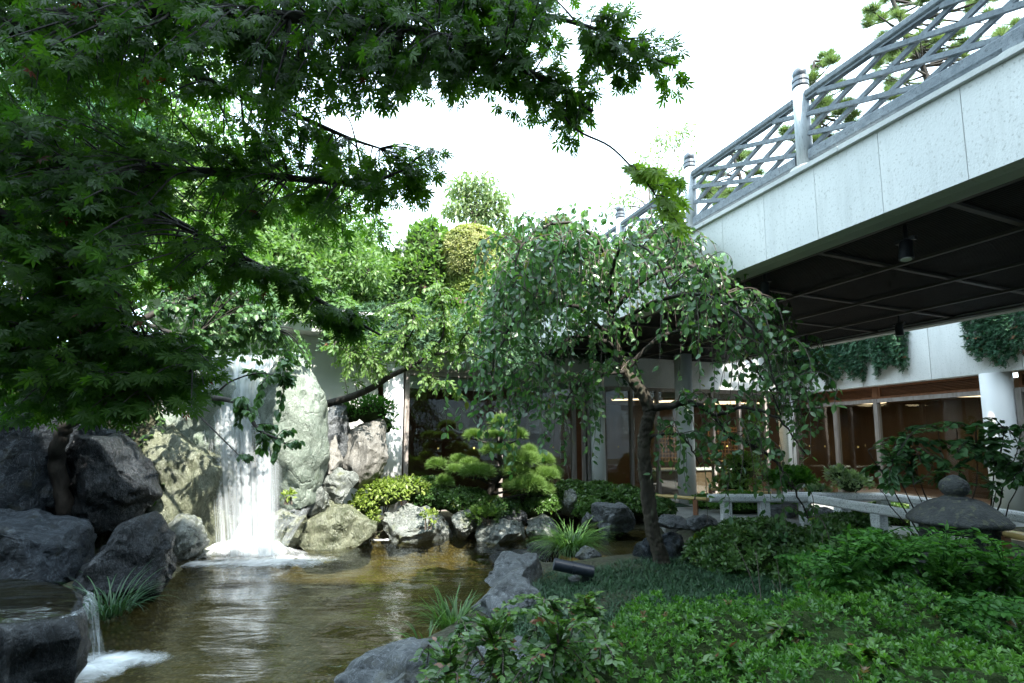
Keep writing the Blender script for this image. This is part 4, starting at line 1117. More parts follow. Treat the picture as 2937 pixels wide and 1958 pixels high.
sheet('lip_film', 585, 810, 598, 802, 1005, 1030, 8.3, 7.88, 'fall_thin', wf, 5)
def foam(name, c, rx, ry, hgt, parent, seed, rot=0.0, n=46, power=1.0):
    V, T, fade = [], [], []
    r = np.random.default_rng(seed); m = n
    for j in range(m + 1):
        for i in range(n + 1):
            u, v = i / n * 2 - 1, j / m * 2 - 1
            rr_ = math.hypot(u, v)
            f = max(0.0, 1 - rr_) ** power
            x, y = u * rx, v * ry
            z = hgt * f * f * (1 + .6 * mnoise.noise(Vector((x * 5 + seed, y * 5, 0)))) + .012 + .012 * mnoise.noise(Vector((x * 9, y * 9, seed)))
            ca, sa = math.cos(rot), math.sin(rot)
            V.append((c.x + x * ca - y * sa, c.y + x * sa + y * ca, c.z + z)); fade.append(f - .28 if rr_ < 1 else -1.0)
    for j in range(m):
        for i in range(n):
            a = j * (n + 1) + i; T += [(a, a + 1, a + n + 2), (a, a + n + 2, a + n + 1)]
    me = tri_mesh(name, np.array(V), np.array(T), {'fade': fade}, smooth=True)
    return link_mesh(name, me, M['foam'], parent)
foam('splash_foam', G(705, 1594, 0), 1.0, .48, .42, wf, 1, power=.75)
foam('drifting_foam', G(760, 1610, 0), 1.5, .6, .015, wf, 2, power=1.3)
foam('drifting_foam', G(560, 1618, 0), .6, .25, .02, wf, 5)
foam('drifting_foam', G(1120, 1550, 0), .55, .12, .015, wf, 9)

# ------------------------------------------------------------------ near cascade on its flat black rock
cr = thing('cascade_rock', 'flat black wet rock with a small cascade in the lower left corner', 'rock', G(60, 1900, 0))
ZK = .58
rim = [G(x, y, ZK) for x, y in ((-420, 1668), (-150, 1664), (60, 1658), (150, 1668), (222, 1690), (240, 1722), (214, 1768), (120, 1782), (40, 1796), (-90, 1790), (-420, 1815))]
rr2 = []
for a_, b_ in zip(rim, rim[1:] + rim[:1]): rr2 += [a_.lerp(b_, k / 8) for k in range(8)]
rim = rr2; cen = sum(rim, Vector()) / len(rim); nr = len(rim)
V, F = [], []
rings = [(0.0, .0), (.3, .0), (.6, .004), (.8, .004), (.92, 0), (.97, -.012), (1.0, -.04), (1.015, -.08), (1.01, -.13), (.985, -.18), (.97, -.24), (.985, -.30), (.975, -.37), (.94, -.44), (.92, -.52), (.91, -.60), (.90, -.70), (.90, -.82), (.90, -.95)]
for j, (k, dz) in enumerate(rings):
    for i, p in enumerate(rim):
        q = cen + (p - cen) * k; z = ZK + dz
        c1 = mnoise.noise(Vector((q.x * 2.6, q.y * 2.6, z * 2.6))) * .13; c2 = (1 - 2 * abs(mnoise.noise(Vector((q.x * 5 + 3, q.y * 5, z * 7))))) * .05; c3 = mnoise.noise(Vector((q.x * 15, q.y * 15, z * 15))) * .018
        side = sstep(-.01, -.12, dz); o_ = (p - cen).normalized() * float(c1 + c2 + c3) * float(side)
        V.append((q.x + o_.x, q.y + o_.y, z + float(c2 * .15 + c3 * .3) + float(c1 * .15 * side)))
for j in range(len(rings) - 1):
    for i in range(nr):
        i2 = (i + 1) % nr; F.append((j * nr + i, (j + 1) * nr + i, (j + 1) * nr + i2, j * nr + i2))
mesh_obj('rock_body', V, F, M['rock_wet'], cr, True)
V = [tuple(cen + Vector((0, 0, .02)))]; F = []
for k in (.35, .7, .93):
    for p in rim: q = cen + (p - cen) * k; V.append((q.x, q.y, ZK + (.02 if k < .85 else .008)))
for i in range(nr): F.append((0, 1 + i, 1 + (i + 1) % nr))
for j in range(2):
    for i in range(nr): i2 = (i + 1) % nr; F.append((1 + j * nr + i, 1 + (j + 1) * nr + i, 1 + (j + 1) * nr + i2, 1 + j * nr + i2))
mesh_obj('top_film', V, F, M['water'], cr, True)
def drop(name, top_px, bot_px, zt, out, mat, off=0.0, nu=26, nv=16, u0=0.0):
    """water leaving an edge (pixels on the plane zt) and landing on the pond (pixels on the plane 0)"""
    tp = smooth_path([G(x, y, zt) for x, y in top_px], 8); bt = smooth_path([G(x, y, -.02) for x, y in bot_px], 8)
    def at(path, u):
        k = u * (len(path) - 1); i = min(int(k), len(path) - 2); return path[i].lerp(path[i + 1], k - i)
    V, UV, F = [], [], []
    for j in range(nv + 1):
        v = j / nv
        for i in range(nu + 1):
            u = i / nu; a, b = at(tp, u), at(bt, u)
            h = v ** .62
            q = a.lerp(b, h); q.z = a.z + (b.z - a.z) * (v ** 1.25) + .02 * (1 - v)
            w = .010 * math.sin(u * 17 + j * .2) + .006 * math.sin(u * 41)
            V.append((q.x + w + off, q.y + w - off, q.z)); UV.append((u + u0, v))
    for j in range(nv):
        for i in range(nu): a = j * (nu + 1) + i; F.append((a, a + 1, a + nu + 2, a + nu + 1))
    return mesh_obj(name, V, F, M[mat], cr, True, uv=UV)
drop('cascade_sheet', [(175, 1776), (216, 1768), (238, 1742), (243, 1718), (222, 1688)], [(115, 1990), (195, 1955), (250, 1915), (285, 1885), (296, 1868)], ZK + .012, .1, 'spray')
drop('cascade_sheet', [(150, 1780), (212, 1770), (238, 1744), (242, 1718)], [(150, 1985), (218, 1940), (262, 1902), (285, 1880)], ZK + .008, .1, 'fall_thin', .02, u0=.0)
drop('front_trickle', [(28, 1794), (62, 1792)], [(75, 2030), (120, 2030)], ZK - .015, .1, 'fall_thin', nu=8)
foam('cascade_foam', G(235, 1935, 0), .36, .30, .05, cr, 3, power=1.0)
foam('drifting_foam', G(330, 1895, 0), .6, .25, .012, cr, 4, power=1.3)
# ================================================================== GARDEN FURNITURE
def granite_rail(label, pts, post_s):
    """bevelled granite beam on square posts; post_s are distances along the rail"""
    t_ = thing('granite_rail', label, 'railing', (pts[0].x, pts[0].y, FLOOR), 'granite rails of the garden bridge')
    zt = pts[0].z
    for k, (a_, b_) in enumerate(zip(pts[:-1], pts[1:])):
        d = (b_ - a_).normalized()
        MB().beam(a_ + d * (.004 if k else 0) - Vector((0, 0, .068)), b_ - Vector((0, 0, .068)), .20, .136, bev=.03).build('beam', M['granite'], t_)
    cum = [0.0]
    for a_, b_ in zip(pts[:-1], pts[1:]): cum.append(cum[-1] + (b_ - a_).length)
    for s in post_s:
        k = max(i for i in range(len(pts) - 1) if cum[i] <= s)
        d = (pts[k + 1] - pts[k]).normalized(); p = pts[k] + d * (s - cum[k])
        MB().box((p.x, p.y, (FLOOR - .12 + zt - .138) / 2), .17, .15, zt - .138 - FLOOR + .12, math.atan2(d.y, d.x)).build('post', M['granite'], t_, bevel=.01)
ZG = .72
np_ = [G(2033, 1417, ZG), G(2320, 1418, ZG), G(2613, 1462, ZG), G(2830, 1512, ZG)]
granite_rail('granite rail with the bend in front, beside the cherry trunk and lantern', np_, [.30, .98, 1.72, 2.5, 3.2, 3.9])
fp_ = [G(2250, 1411, ZG), G(2545, 1414, ZG), G(2690, 1432, ZG), G(2990, 1478, ZG)]
granite_rail('granite rail on the far side of the garden bridge', fp_, [.35, 1.05, 1.75, 2.4, 3.1, 3.8])
def bamboo_rail(label, a_, b_, posts_, drop=.42, r=.032):
    t_ = thing('bamboo_rail', label, 'railing', (a_.x, a_.y, FLOOR), 'yellow bamboo handrails')
    d = (b_ - a_); L = d.length; d.normalize()
    ks = np.linspace(0, L, max(2, int(L / .30)) * 3 + 1); pts, rad = [], []
    for i, q in enumerate(ks):
        pts.append(a_ + d * q); rad.append(r * (1.12 if i % 3 == 0 else 1.0))
    MB().tube(pts, rad, 14).build('pole', M['bamboo'], t_, smooth=True)
    for s in posts_:
        p = a_ + d * (L * s)
        MB().box((p.x, p.y, p.z - r - drop / 2 + .01), .075, .075, drop, math.atan2(d.y, d.x)).build('post', M['wood_brown'], t_)
        MB().tube([p - d * .012, p + d * .012], r * 1.2, 12).build('binding', M['wood_dark'], t_)
bamboo_rail('yellow bamboo handrail from the cherry trunk to the granite rail', G(1870, 1420, .63), G(2032, 1432, .63) , [.02, .78], .45)
bamboo_rail('sunlit yellow bamboo handrail beyond the granite rail', G(2033, 1402, .60), G(2212, 1414, .60), [.03, .45, .97], .42)
bamboo_rail('yellow bamboo handrail right of the stone lantern', G(2838, 1522, .62), G(2990, 1552, .62), [.3, .9], .4, .036)
o = mesh_obj('door_mat', [(3.0, 11.1, FLOOR + .012), (4.1, 11.3, FLOOR + .012), (4.0, 11.9, FLOOR + .012), (2.9, 11.7, FLOOR + .012), (3.0, 11.1, FLOOR + .002), (4.1, 11.3, FLOOR + .002), (4.0, 11.9, FLOOR + .002), (2.9, 11.7, FLOOR + .002)],
             [(0, 1, 2, 3), (7, 6, 5, 4), (0, 4, 5, 1), (1, 5, 6, 2), (2, 6, 7, 3), (3, 7, 4, 0)], M['mat_green'])
tag(o, 'dark green door mat on the entrance path', 'mat')
# stone lantern
LC = P(2746, 1500, 4.05); gl_ = .30
la = thing('stone_lantern', 'squat old granite snow lantern with broad round roof and ball finial', 'lantern', (LC.x, LC.y, gl_))
zb_ = P(2746, 1500, 4.05).z; zt_ = P(2746, 1440, 4.05).z
nseg = 72; V, F = [], []
prof = [(0.0, .035), (.24, .02), (.315, -.005), (.330, .012), (.330, .03)] + [(.330 * (1 - q) + .075 * q, .03 + (zt_ - zb_) * (math.sin(q * math.pi / 2) ** .92)) for q in np.linspace(.04, 1, 14)] + [(.0, (zt_ - zb_) + .032)]
for r_, z in prof:
    for k in range(nseg):
        th = 2 * math.pi * k / nseg
        hexa = 1 + .020 * math.cos(6 * th) * min(1, r_ / .34)
        ridge = .010 * math.exp(-(((th * 6 / (2 * math.pi)) % 1 - .5) / .06) ** 2) if .08 < r_ < .328 else 0
        V.append((LC.x + r_ * hexa * math.cos(th), LC.y + r_ * hexa * math.sin(th), zb_ + z + ridge + .006 * mnoise.noise(Vector((r_ * 9 * math.cos(th), r_ * 9 * math.sin(th), z * 9)))))
for i in range(len(prof) - 1):
    for k in range(nseg):
        k2 = (k + 1) % nseg; F.append((i * nseg + k, i * nseg + k2, (i + 1) * nseg + k2, (i + 1) * nseg + k))
mesh_obj('roof', V, F, M['lantern'], la, True)
zj = zb_ + (zt_ - zb_)
MB().lathe((LC.x, LC.y, zj), [(.10, .005), (.105, .03), (.085, .045)] + [(.098 * math.cos(a), .122 + .088 * math.sin(a)) for a in np.linspace(-.9, 1.1, 9)] + [(.03, .215), (.006, .221)], 28).build('finial', M['lantern'], la, smooth=True)
fb_ = MB()
for k in range(6):
    th = math.pi / 3 * k + .26; q = (LC.x + .215 * math.cos(th), LC.y + .215 * math.sin(th))
    fb_.box((q[0], q[1], zb_ - .12), .06, .06, .30, th)
fb_.build('fire_box_posts', M['lantern'], la)
for k in range(6):
    th = math.pi / 3 * (k + .5) + .26; q = (LC.x + .185 * math.cos(th), LC.y + .185 * math.sin(th))
    for z, h in ((-.03, .09), (-.245, .07)): MB().box((q[0], q[1], zb_ + z), .03, .17, h, th).build('fire_box_panel', M['lantern'], la)
MB().lathe((LC.x, LC.y, zb_ - .36), [(.16, 0), (.30, .015), (.33, .05), (.31, .085), (.2, .095)], 36).build('platform', M['lantern'], la, smooth=False)
for k in range(3):
    th = 2 * math.pi * k / 3 + .5
    pts = [(LC.x + r_ * math.cos(th), LC.y + r_ * math.sin(th), z) for r_, z in ((.20, zb_ - .33), (.30, zb_ - .42), (.34, zb_ - .54), (.33, gl_ - .05))]
    MB().tube(smooth_path(pts, 4), .065, 10).build('leg', M['lantern'], la, smooth=True)
# garden spotlight on the grass
p0 = P(1588, 1617, 5.3); p1 = P(1702, 1640, 5.3)
sp = thing('garden_spotlight', 'dark cylindrical garden spotlight on a short stem in the grass', 'spotlight', G(1675, 1675, .26))
ax_ = (p1 - p0).normalized(); L = (p1 - p0).length
pm = p0 + ax_ * (L * .52)
MB().tube([p0, p0 + ax_ * .004, p0 + ax_ * (L * .47), p0 + ax_ * (L * .475)], [.058, .063, .063, .058], 28).build('hood', M['lamp_blue'], sp, smooth=False)
MB().tube([p0 + ax_ * (L * .478), p0 + ax_ * (L * .55)], .066, 28).build('collar', M['lamp_blue'], sp)
MB().tube([p0 + ax_ * (L * .553), p0 + ax_ * (L * .98), p1], [.061, .061, .055], 28).build('housing', M['lamp_blue'], sp)
MB().tube([p0 - ax_ * .001, p0 + ax_ * .02], .05, 24).build('lens', M['bronze'], sp)
b0_ = p0 + ax_ * (L * .78)
MB().beam(b0_ - Vector((0, 0, .055)), b0_ - Vector((-.01, 0, .13)), .03, .07).build('bracket', M['black'], sp)
MB().tube([b0_ - Vector((-.01, 0, .12)), (b0_.x + .01, b0_.y, .2)], .028, 14).build('stem', M['black'], sp)
MB().tube(smooth_path([b0_ + Vector((.02, 0, -.06)), b0_ + Vector((.07, -.02, -.12)), (b0_.x + .10, b0_.y - .03, .26)], 5), .008, 8).build('cable', M['black'], sp, smooth=True)
# ================================================================== PLANTS
def path_samples(path, step):
    out = []
    for a, b in zip(path[:-1], path[1:]):
        L = (b - a).length; n = max(1, int(L / step))
        for k in range(n): out.append(a.lerp(b, k / n))
    out.append(path[-1]); return out
def limbs_mesh(name, limbs, mat, parent, n=8):
    mb = MB()
    for path, r0, r1 in limbs:
        m = len(path); rad = [r0 + (r1 - r0) * (i / (m - 1)) ** .8 for i in range(m)]
        mb.tube(path, rad, n)
    o_ = mb.build(name, mat, parent, smooth=True)
    if name == 'stems': o_['kind'] = 'stuff'
    return o_
def wob(path, amt, seed):
    r = random.Random(seed)
    return [p + Vector((r.uniform(-amt, amt), r.uniform(-amt, amt), r.uniform(-amt, amt))) if 0 < i < len(path) - 1 else p for i, p in enumerate(path)]
def spray_tree(root, limbs, regions, tmpl, mat, leaf, twig_mat, seed, gap=.045, droop=.35, nparts=0, spread=.8, pet=.02, crown='crown', flat=.6, twig_r=.0035, maxlen=.55, tiltdown=.35, face=0.0, oddp=.004):
    """sprays: short arching twigs from the nearest limb out to sampled spots, set with leaves on both sides"""
    r = np.random.default_rng(seed)
    S = []
    for path, r0, r1 in limbs:
        S += path_samples(path, .06)
    SA = np.array([s[:] for s in S])
    tw = MB(); pos, tip, nor, size, tint = [], [], [], [], []
    for reg in regions:
        poly, n, (d0, d1) = reg[0], reg[1], reg[2]
        tb = reg[3] if len(reg) > 3 else (0.0, 1.0); ls = reg[4] if len(reg) > 4 else 1.0
        for (px, py) in poly_sample(poly, n):
            e = P(px, py, r.uniform(d0, d1))
            ea = np.array(e[:])
            dd = np.linalg.norm(SA - ea + np.array([0, 0, -.12]), axis=1)
            k = int(np.argmin(dd)); s = Vector(SA[k])
            L = (e - s).length
            full = s
            if L > maxlen:
                s_leaf = e + (s - e).normalized() * maxlen
            else: s_leaf = s
            mid = full.lerp(e, .5) + Vector((0, 0, droop * L * .35)) + Vector(r.normal(size=3) * .04 * L)
            path = smooth_path([full, mid, e], 7)
            rb = min(.012, twig_r * (1 + L * 2.0))
            tw.tube(path, [rb + (.0015 - rb) * i / (len(path) - 1) for i in range(len(path))], 4, cap=False)
            ps = path_samples(path, gap)
            base_t = r.uniform(tb[0], tb[1])
            for i, q in enumerate(ps):
                if (q - e).length > maxlen: continue
                j = min(i + 1, len(ps) - 1); t = (ps[j] - ps[max(0, j - 1)])
                if t.length < 1e-6: t = e - full
                t.normalize()
                side = t.cross(Vector((0, 0, 1)))
                if side.length < .1: side = Vector((1, 0, 0))
                side.normalize()
                for sg in ((1, -1) if i < len(ps) - 1 else (1, -1, 0)):
                    if r.random() < .12: continue
                    d = (t * r.uniform(.25, .9) + side * sg * r.uniform(.5, 1.1) * spread + Vector((0, 0, -tiltdown * r.uniform(.2, 1.8)))).normalized()
                    b = q + d * pet * r.uniform(.5, 1.4)
                    pos.append(b[:]); tip.append(d[:])
                    toC = Vector((0, 0, EYE)) - b; toC.normalize()
                    nv = Vector((r.normal() * .45, r.normal() * .45, flat + .35 * r.random())) + toC * face * r.uniform(.2, 1.2)
                    nor.append(nv[:]); size.append(leaf * ls * r.uniform(.55, 1.2)); tint.append(np.clip(base_t + r.normal() * .16, 0, .95) if r.random() > oddp else 1.0)
    tw.build('twigs', twig_mat, root, smooth=False)['kind'] = 'stuff'
    print(root.name, len(pos), 'leaves')
    return leaves(crown, pos, tip, nor, size, tmpl, mat, root, np.clip(np.array(tint), 0, .96) if nparts is None else np.array(tint), nparts or 0)

# ------------------------------------------------------------------ Japanese maple overhanging from the left
def PP(*a): return smooth_path([P(*q) for q in a], 6)
mt_base = Vector((-3.95, 2.2, height(-3.95, 2.2).item() - .1))
fork = Vector((-3.3, 2.25, 2.35))
maple = thing('japanese_maple', 'dark green maple hanging over the pond from the upper left', 'tree', mt_base)
trunk = smooth_path([mt_base, mt_base + Vector((.10, .05, .9)), mt_base + Vector((.35, .0, 1.7)), fork], 6)
MB().tube(trunk, [.15 - .05 * i / len(trunk) for i in range(len(trunk))], 12).build('trunk', M['bark_dark'], maple, smooth=True)
ml = []
def mlimb(r0, r1, *pts): ml.append((smooth_path([fork] + [P(*q) for q in pts], 6), r0, r1))
mlimb(.05, .008, (-150, 200, 2.2), (200, 40, 2.15), (700, 45, 2.1), (1050, 62, 2.1), (1350, 130, 2.05), (1600, 250, 2.0), (1700, 320, 2.0))
mlimb(.04, .007, (-150, 120, 2.2), (300, -90, 2.2), (800, -70, 2.2), (1250, -10, 2.2), (1550, 40, 2.15), (1800, 110, 2.1))
mlimb(.045, .006, (-100, 420, 2.4), (150, 478, 2.4), (437, 487, 2.35), (700, 497, 2.35), (940, 520, 2.3), (1080, 515, 2.3), (1150, 490, 2.3))
mlimb(.045, .006, (-100, 450, 2.3), (300, 520, 2.35), (437, 600, 2.4), (706, 744, 2.45), (940, 875, 2.5), (1090, 960, 2.5))
mlimb(.035, .005, (-100, 600, 2.2), (100, 700, 2.3), (250, 860, 2.35), (450, 990, 2.4), (560, 1060, 2.4))
mlimb(.035, .005, (-120, 150, 2.4), (300, 110, 2.5), (600, 230, 2.5), (850, 330, 2.45), (1000, 395, 2.4), (1090, 425, 2.4))
mlimb(.035, .005, (-160, 800, 2.1), (60, 960, 2.2), (300, 1090, 2.3), (420, 1130, 2.3))
ml.append((smooth_path([P(1560, 230, 2.0), P(1640, 360, 2.0), P(1750, 420, 2.0), P(1830, 500, 1.95), P(1880, 560, 1.9), P(1900, 640, 1.9)], 6), .006, .003))
ml.append((smooth_path([P(1650, 60, 2.1), P(1790, 120, 2.05), P(1880, 170, 2.0), P(1950, 190, 2.0)], 6), .005, .002))
limbs_mesh('branches', ml, M['bark_dark'], maple, 8)
mreg = [
 ([(-650, 100), (-200, -150), (0, -100), (0, 1000), (-250, 1000), (-600, 700)], 190, (1.9, 2.7), (.0, .5)),
 ([(0, -120), (1600, -120), (1640, 40), (1600, 120), (1480, 170), (1300, 160), (1050, 190), (900, 180), (600, 170), (300, 200), (0, 200)], 416, (1.75, 2.6), (.1, .6)),
 ([(900, 150), (1300, 180), (1650, 180), (1740, 300), (1600, 330), (1500, 300), (1300, 265), (1050, 300), (950, 310)], 68, (1.9, 2.2), (.2, .8)),
 ([(640, 170), (900, 180), (960, 300), (840, 310), (700, 240)], 37, (1.9, 2.2), (.2, .7)),
 ([(1580, 330), (1680, 380), (1700, 430), (1620, 400)], 3, (1.95, 2.05), (.3, .9)),
 ([(1660, 40), (1760, 0), (1820, 90), (1960, 140), (1970, 260), (1840, 250), (1770, 330), (1660, 330)], 26, (1.97, 2.12), (.4, .9)),
 ([(0, 200), (520, 200), (760, 260), (900, 340), (1000, 430), (1100, 480), (1120, 560), (1080, 690), (950, 690), (800, 620), (700, 700), (560, 790), (350, 850), (0, 900)], 374, (2.0, 3.0), (.15, .9)),
 ([(1000, 420), (1180, 410), (1300, 430), (1290, 490), (1200, 560), (1050, 560)], 18, (2.2, 2.5), (.4, .95)),
 ([(0, 300), (300, 300), (420, 600), (300, 900), (0, 1000)], 163, (1.8, 2.7), (.0, .45)),
 ([(0, 850), (350, 850), (520, 950), (640, 1050), (560, 1140), (350, 1180), (0, 1180)], 188, (2.0, 2.6), (.0, .45)),
 ([(600, 700), (900, 780), (1080, 900), (1000, 960), (800, 860), (640, 800)], 32, (2.3, 2.6), (.1, .6)),
]
spray_tree(maple, ml, mreg, TM, M['maple'], .050, M['bark_dark'], 5, gap=.11, droop=.25, nparts=250, pet=.06, flat=.6, maxlen=.19, tiltdown=.45, face=1.2)
# yellow-green spray at the end of the hanging twig
spray_tree(maple, ml[-2:-1], [([(1800, 470), (1950, 470), (2010, 600), (1990, 690), (1900, 715), (1800, 640)], 6, (1.8, 1.95), (.2, 1.0), .95)], TM, M['maple_new'], .058, M['bark_dark'], 9, gap=.10, nparts=50, pet=.022, flat=.3, maxlen=.22, tiltdown=.8, face=.9, crown='yellow_green_spray')

# ------------------------------------------------------------------ plum tree on the left rocks
pb = P(185, 1480, 6.35)
plum = thing('plum_tree', 'gnarled tree on the left rocks with pale leaves and a branch across the waterfall', 'tree', pb)
f1 = P(215, 1205, 6.0)
pl = []
pl.append((smooth_path([pb, P(165, 1330, 6.2), P(172, 1250, 6.05), f1, P(330, 1185, 5.8), P(405, 1190, 5.6)], 6), .10, .05))
pl.append((smooth_path([f1, P(240, 1100, 6.0), P(300, 960, 5.9), P(270, 850, 5.8), P(300, 740, 5.8)], 6), .10, .03))
pl.append((smooth_path([P(270, 1000, 5.95), P(400, 920, 5.8), P(560, 850, 6.4), P(700, 830, 6.8)], 6), .06, .015))
pl.append((smooth_path([P(330, 1185, 5.8), P(420, 1110, 5.3), P(520, 1135, 5.0), P(610, 1140, 4.8), P(690, 1160, 4.7), P(740, 1230, 4.6), P(800, 1260, 4.6), P(840, 1290, 4.6)], 6), .05, .006))
pl.append((smooth_path([P(610, 1140, 4.8), P(660, 1095, 4.8), P(740, 1070, 4.8), P(810, 1080, 4.8)], 6), .012, .004))
pl.append((smooth_path([P(520, 1135, 5.0), P(580, 1200, 4.8), P(640, 1260, 4.7), P(690, 1310, 4.65)], 6), .012, .004))
pl.append((smooth_path([P(300, 960, 5.9), P(180, 880, 5.7), P(60, 860, 5.5)], 6), .05, .01))
pl.append((smooth_path([P(400, 920, 5.8), P(520, 960, 5.5), P(640, 960, 6.4), P(780, 940, 6.8)], 6), .03, .006))
limbs_mesh('trunk', [(wob(p_, .02, 5), a_, b_) for p_, a_, b_ in pl[:2]], M['bark_dark'], plum, 12)
limbs_mesh('branches', pl[2:], M['bark_dark'], plum, 8)
spray_tree(plum, pl, [
 ([(0, 680), (300, 640), (560, 720), (760, 760), (830, 860), (820, 960), (700, 1000), (520, 1040), (300, 1090), (0, 1090)], 330, (5.6, 7.2), (.1, .9)),
 ([(560, 740), (760, 780), (830, 880), (800, 970), (620, 980), (540, 860)], 170, (6.2, 7.4), (.5, 1.0)),
 ([(560, 960), (740, 950), (900, 980), (900, 1050), (780, 1040), (600, 1040)], 60, (7.2, 7.7), (.4, 1.0)),
 ([(480, 1060), (640, 1080), (780, 1120), (870, 1180), (860, 1260), (800, 1310), (700, 1330), (640, 1290), (600, 1180)], 17, (4.5, 4.9), (.1, .6), 1.0),
 ([(820, 1000), (860, 1120), (780, 1100), (700, 1050)], 7, (4.7, 5.0), (.2, .7), 1.0)],
 TLW, M['plum'], .082, M['bark_dark'], 15, gap=.085, nparts=300, pet=.02, flat=.5, maxlen=.45, tiltdown=.8)

# ------------------------------------------------------------------ small tree leaning along the white wall
wb = P(912, 1165, 8.75)
wt = thing('wall_tree', 'small tree with bright leaves leaning along the white wall', 'tree', wb)
wl_ = [(smooth_path([wb, P(1000, 1140, 8.7), P(1070, 1110, 8.65), P(1120, 1078, 8.6), P(1180, 1050, 8.55), P(1230, 1020, 8.5)], 6), .075, .035),
       (smooth_path([P(1180, 1050, 8.55), P(1160, 1000, 8.5), P(1190, 930, 8.4), P(1170, 880, 8.4)], 6), .03, .008),
       (smooth_path([P(1230, 1020, 8.5), P(1270, 960, 8.4), P(1270, 880, 8.3), P(1260, 830, 8.3)], 6), .028, .008),
       (smooth_path([P(1230, 1020, 8.5), P(1300, 1000, 8.4), P(1350, 930, 8.3), P(1350, 880, 8.3)], 6), .025, .007),
       (smooth_path([P(1120, 1078, 8.6), P(1060, 1040, 8.3), P(1010, 1010, 8.1), P(960, 990, 8.0)], 6), .018, .005),
       (smooth_path([P(1180, 1050, 8.55), P(1230, 1075, 8.2), P(1300, 1110, 8.0)], 6), .015, .004)]
limbs_mesh('trunk', wl_[:1], M['bark_dark'], wt, 10); limbs_mesh('branches', wl_[1:], M['bark_dark'], wt, 6)
spray_tree(wt, wl_, [([(900, 960), (1040, 900), (1160, 860), (1250, 810), (1390, 860), (1410, 960), (1390, 1030), (1290, 1050), (1180, 1040), (1080, 1090), (980, 1080)], 270, (7.8, 9.1), (.2, 1.0)),
                     ([(1180, 1050), (1320, 1090), (1340, 1150), (1200, 1130)], 14, (7.8, 8.3), (.3, 1.0))],
           TL, M['walltree'], .09, M['bark_dark'], 25, gap=.075, pet=.02, flat=.6, maxlen=.5, tiltdown=.5, nparts=0)

# ------------------------------------------------------------------ weeping cherry
cb = G(1908, 1628, .27)
CYd = cb.y
cherry = thing('weeping_cherry', 'weeping cherry with leaning rough trunk on the grassy bank', 'tree', cb)
def CP(px, py, d=0.0): return P(px, py, CYd + d)
ct = smooth_path([cb - Vector((0, 0, .12)), CP(1893, 1590), CP(1872, 1520), CP(1858, 1420), CP(1848, 1320), CP(1850, 1240), CP(1866, 1175)], 6)
ct2 = smooth_path([CP(1866, 1180), CP(1838, 1120, .02), CP(1795, 1065, .05), CP(1768, 1000, .05), CP(1752, 930, .05), CP(1750, 865, .05)], 6)
mb = MB()
def knot(path, r0, r1, n, seed, flare=0):
    rr_ = random.Random(seed); m = len(path)
    rad = [(r0 + (r1 - r0) * i / (m - 1)) * rr_.uniform(.94, 1.07) * (1 + flare * math.exp(-i / 3.0)) for i in range(m)]
    mb.tube(path, rad, n)
knot(ct, .086, .074, 18, 1, .4); knot(ct2, .076, .040, 14, 2)
to = mb.build('trunk', M['bark'], cherry, smooth=True)
dm = to.modifiers.new('sub', 'SUBSURF'); dm.levels = 1; dm.render_levels = 2
tex = bpy.data.textures.new('bark_relief', 'CLOUDS'); tex.noise_scale = .05; tex.noise_depth = 3
dp = to.modifiers.new('relief', 'DISPLACE'); dp.texture = tex; dp.strength = .035; dp.mid_level = .5; dp.texture_coords = 'LOCAL'
cl = []
def climb(r0, r1, *pts): cl.append((wob(smooth_path([CP(*q) for q in pts], 6), .012, len(cl) + 3), r0, r1))
climb(.04, .008, (1750, 870, .05), (1680, 800, -.2), (1590, 755, -.4), (1500, 790, -.5), (1440, 900, -.6))
climb(.035, .008, (1750, 870, .05), (1710, 740, .3), (1600, 675, .6), (1500, 730, .8), (1450, 860, .9))
climb(.04, .008, (1750, 870, .05), (1770, 730, .1), (1840, 670, .2), (1950, 705, .3), (2060, 830, .4))
climb(.038, .008, (1752, 900, .05), (1850, 800, -.3), (1980, 765, -.5), (2100, 860, -.7), (2200, 990, -.8))
climb(.035, .007, (1795, 1065, .05), (1890, 970, -.1), (2030, 950, -.2), (2170, 1060, -.3), (2240, 1190, -.35))
climb(.045, .007, (1866, 1170, 0), (1930, 1163, -.1), (1985, 1155, -.15), (2050, 1195, -.2), (2090, 1250, -.25), (2200, 1300, -.35), (2270, 1390, -.4), (2320, 1490, -.4))
climb(.03, .006, (1768, 1000, .05), (1690, 965, -.3), (1590, 990, -.5), (1530, 1090, -.6), (1510, 1180, -.6))
climb(.024, .006, (1852, 1258, 0), (1890, 1248, -.08), (1945, 1245, -.12), (1985, 1290, -.15), (2010, 1340, -.15))
climb(.03, .007, (1750, 870, .05), (1740, 740, -.3), (1680, 660, -.6), (1580, 640, -.8), (1490, 720, -1.0), (1470, 850, -1.0))
climb(.03, .006, (1795, 1065, .05), (1710, 1080, -.25), (1640, 1120, -.35), (1600, 1200, -.4))
climb(.032, .007, (1752, 900, .05), (1880, 760, .5), (2010, 710, .8), (2150, 820, 1.0), (2270, 1010, 1.1), (2310, 1150, 1.1))
climb(.03, .007, (1752, 930, .05), (1900, 860, -.7), (2040, 850, -1.0), (2170, 960, -1.2), (2230, 1120, -1.2))
climb(.03, .007, (1750, 900, .05), (1640, 830, .8), (1540, 840, 1.2), (1450, 960, 1.4))
climb(.028, .006, (1768, 980, .05), (1650, 880, -.6), (1520, 880, -.9), (1430, 1000, -1.0), (1410, 1080, -1.0))
climb(.026, .006, (2050, 1195, -.2), (2130, 1170, -.4), (2230, 1200, -.6), (2310, 1300, -.7))
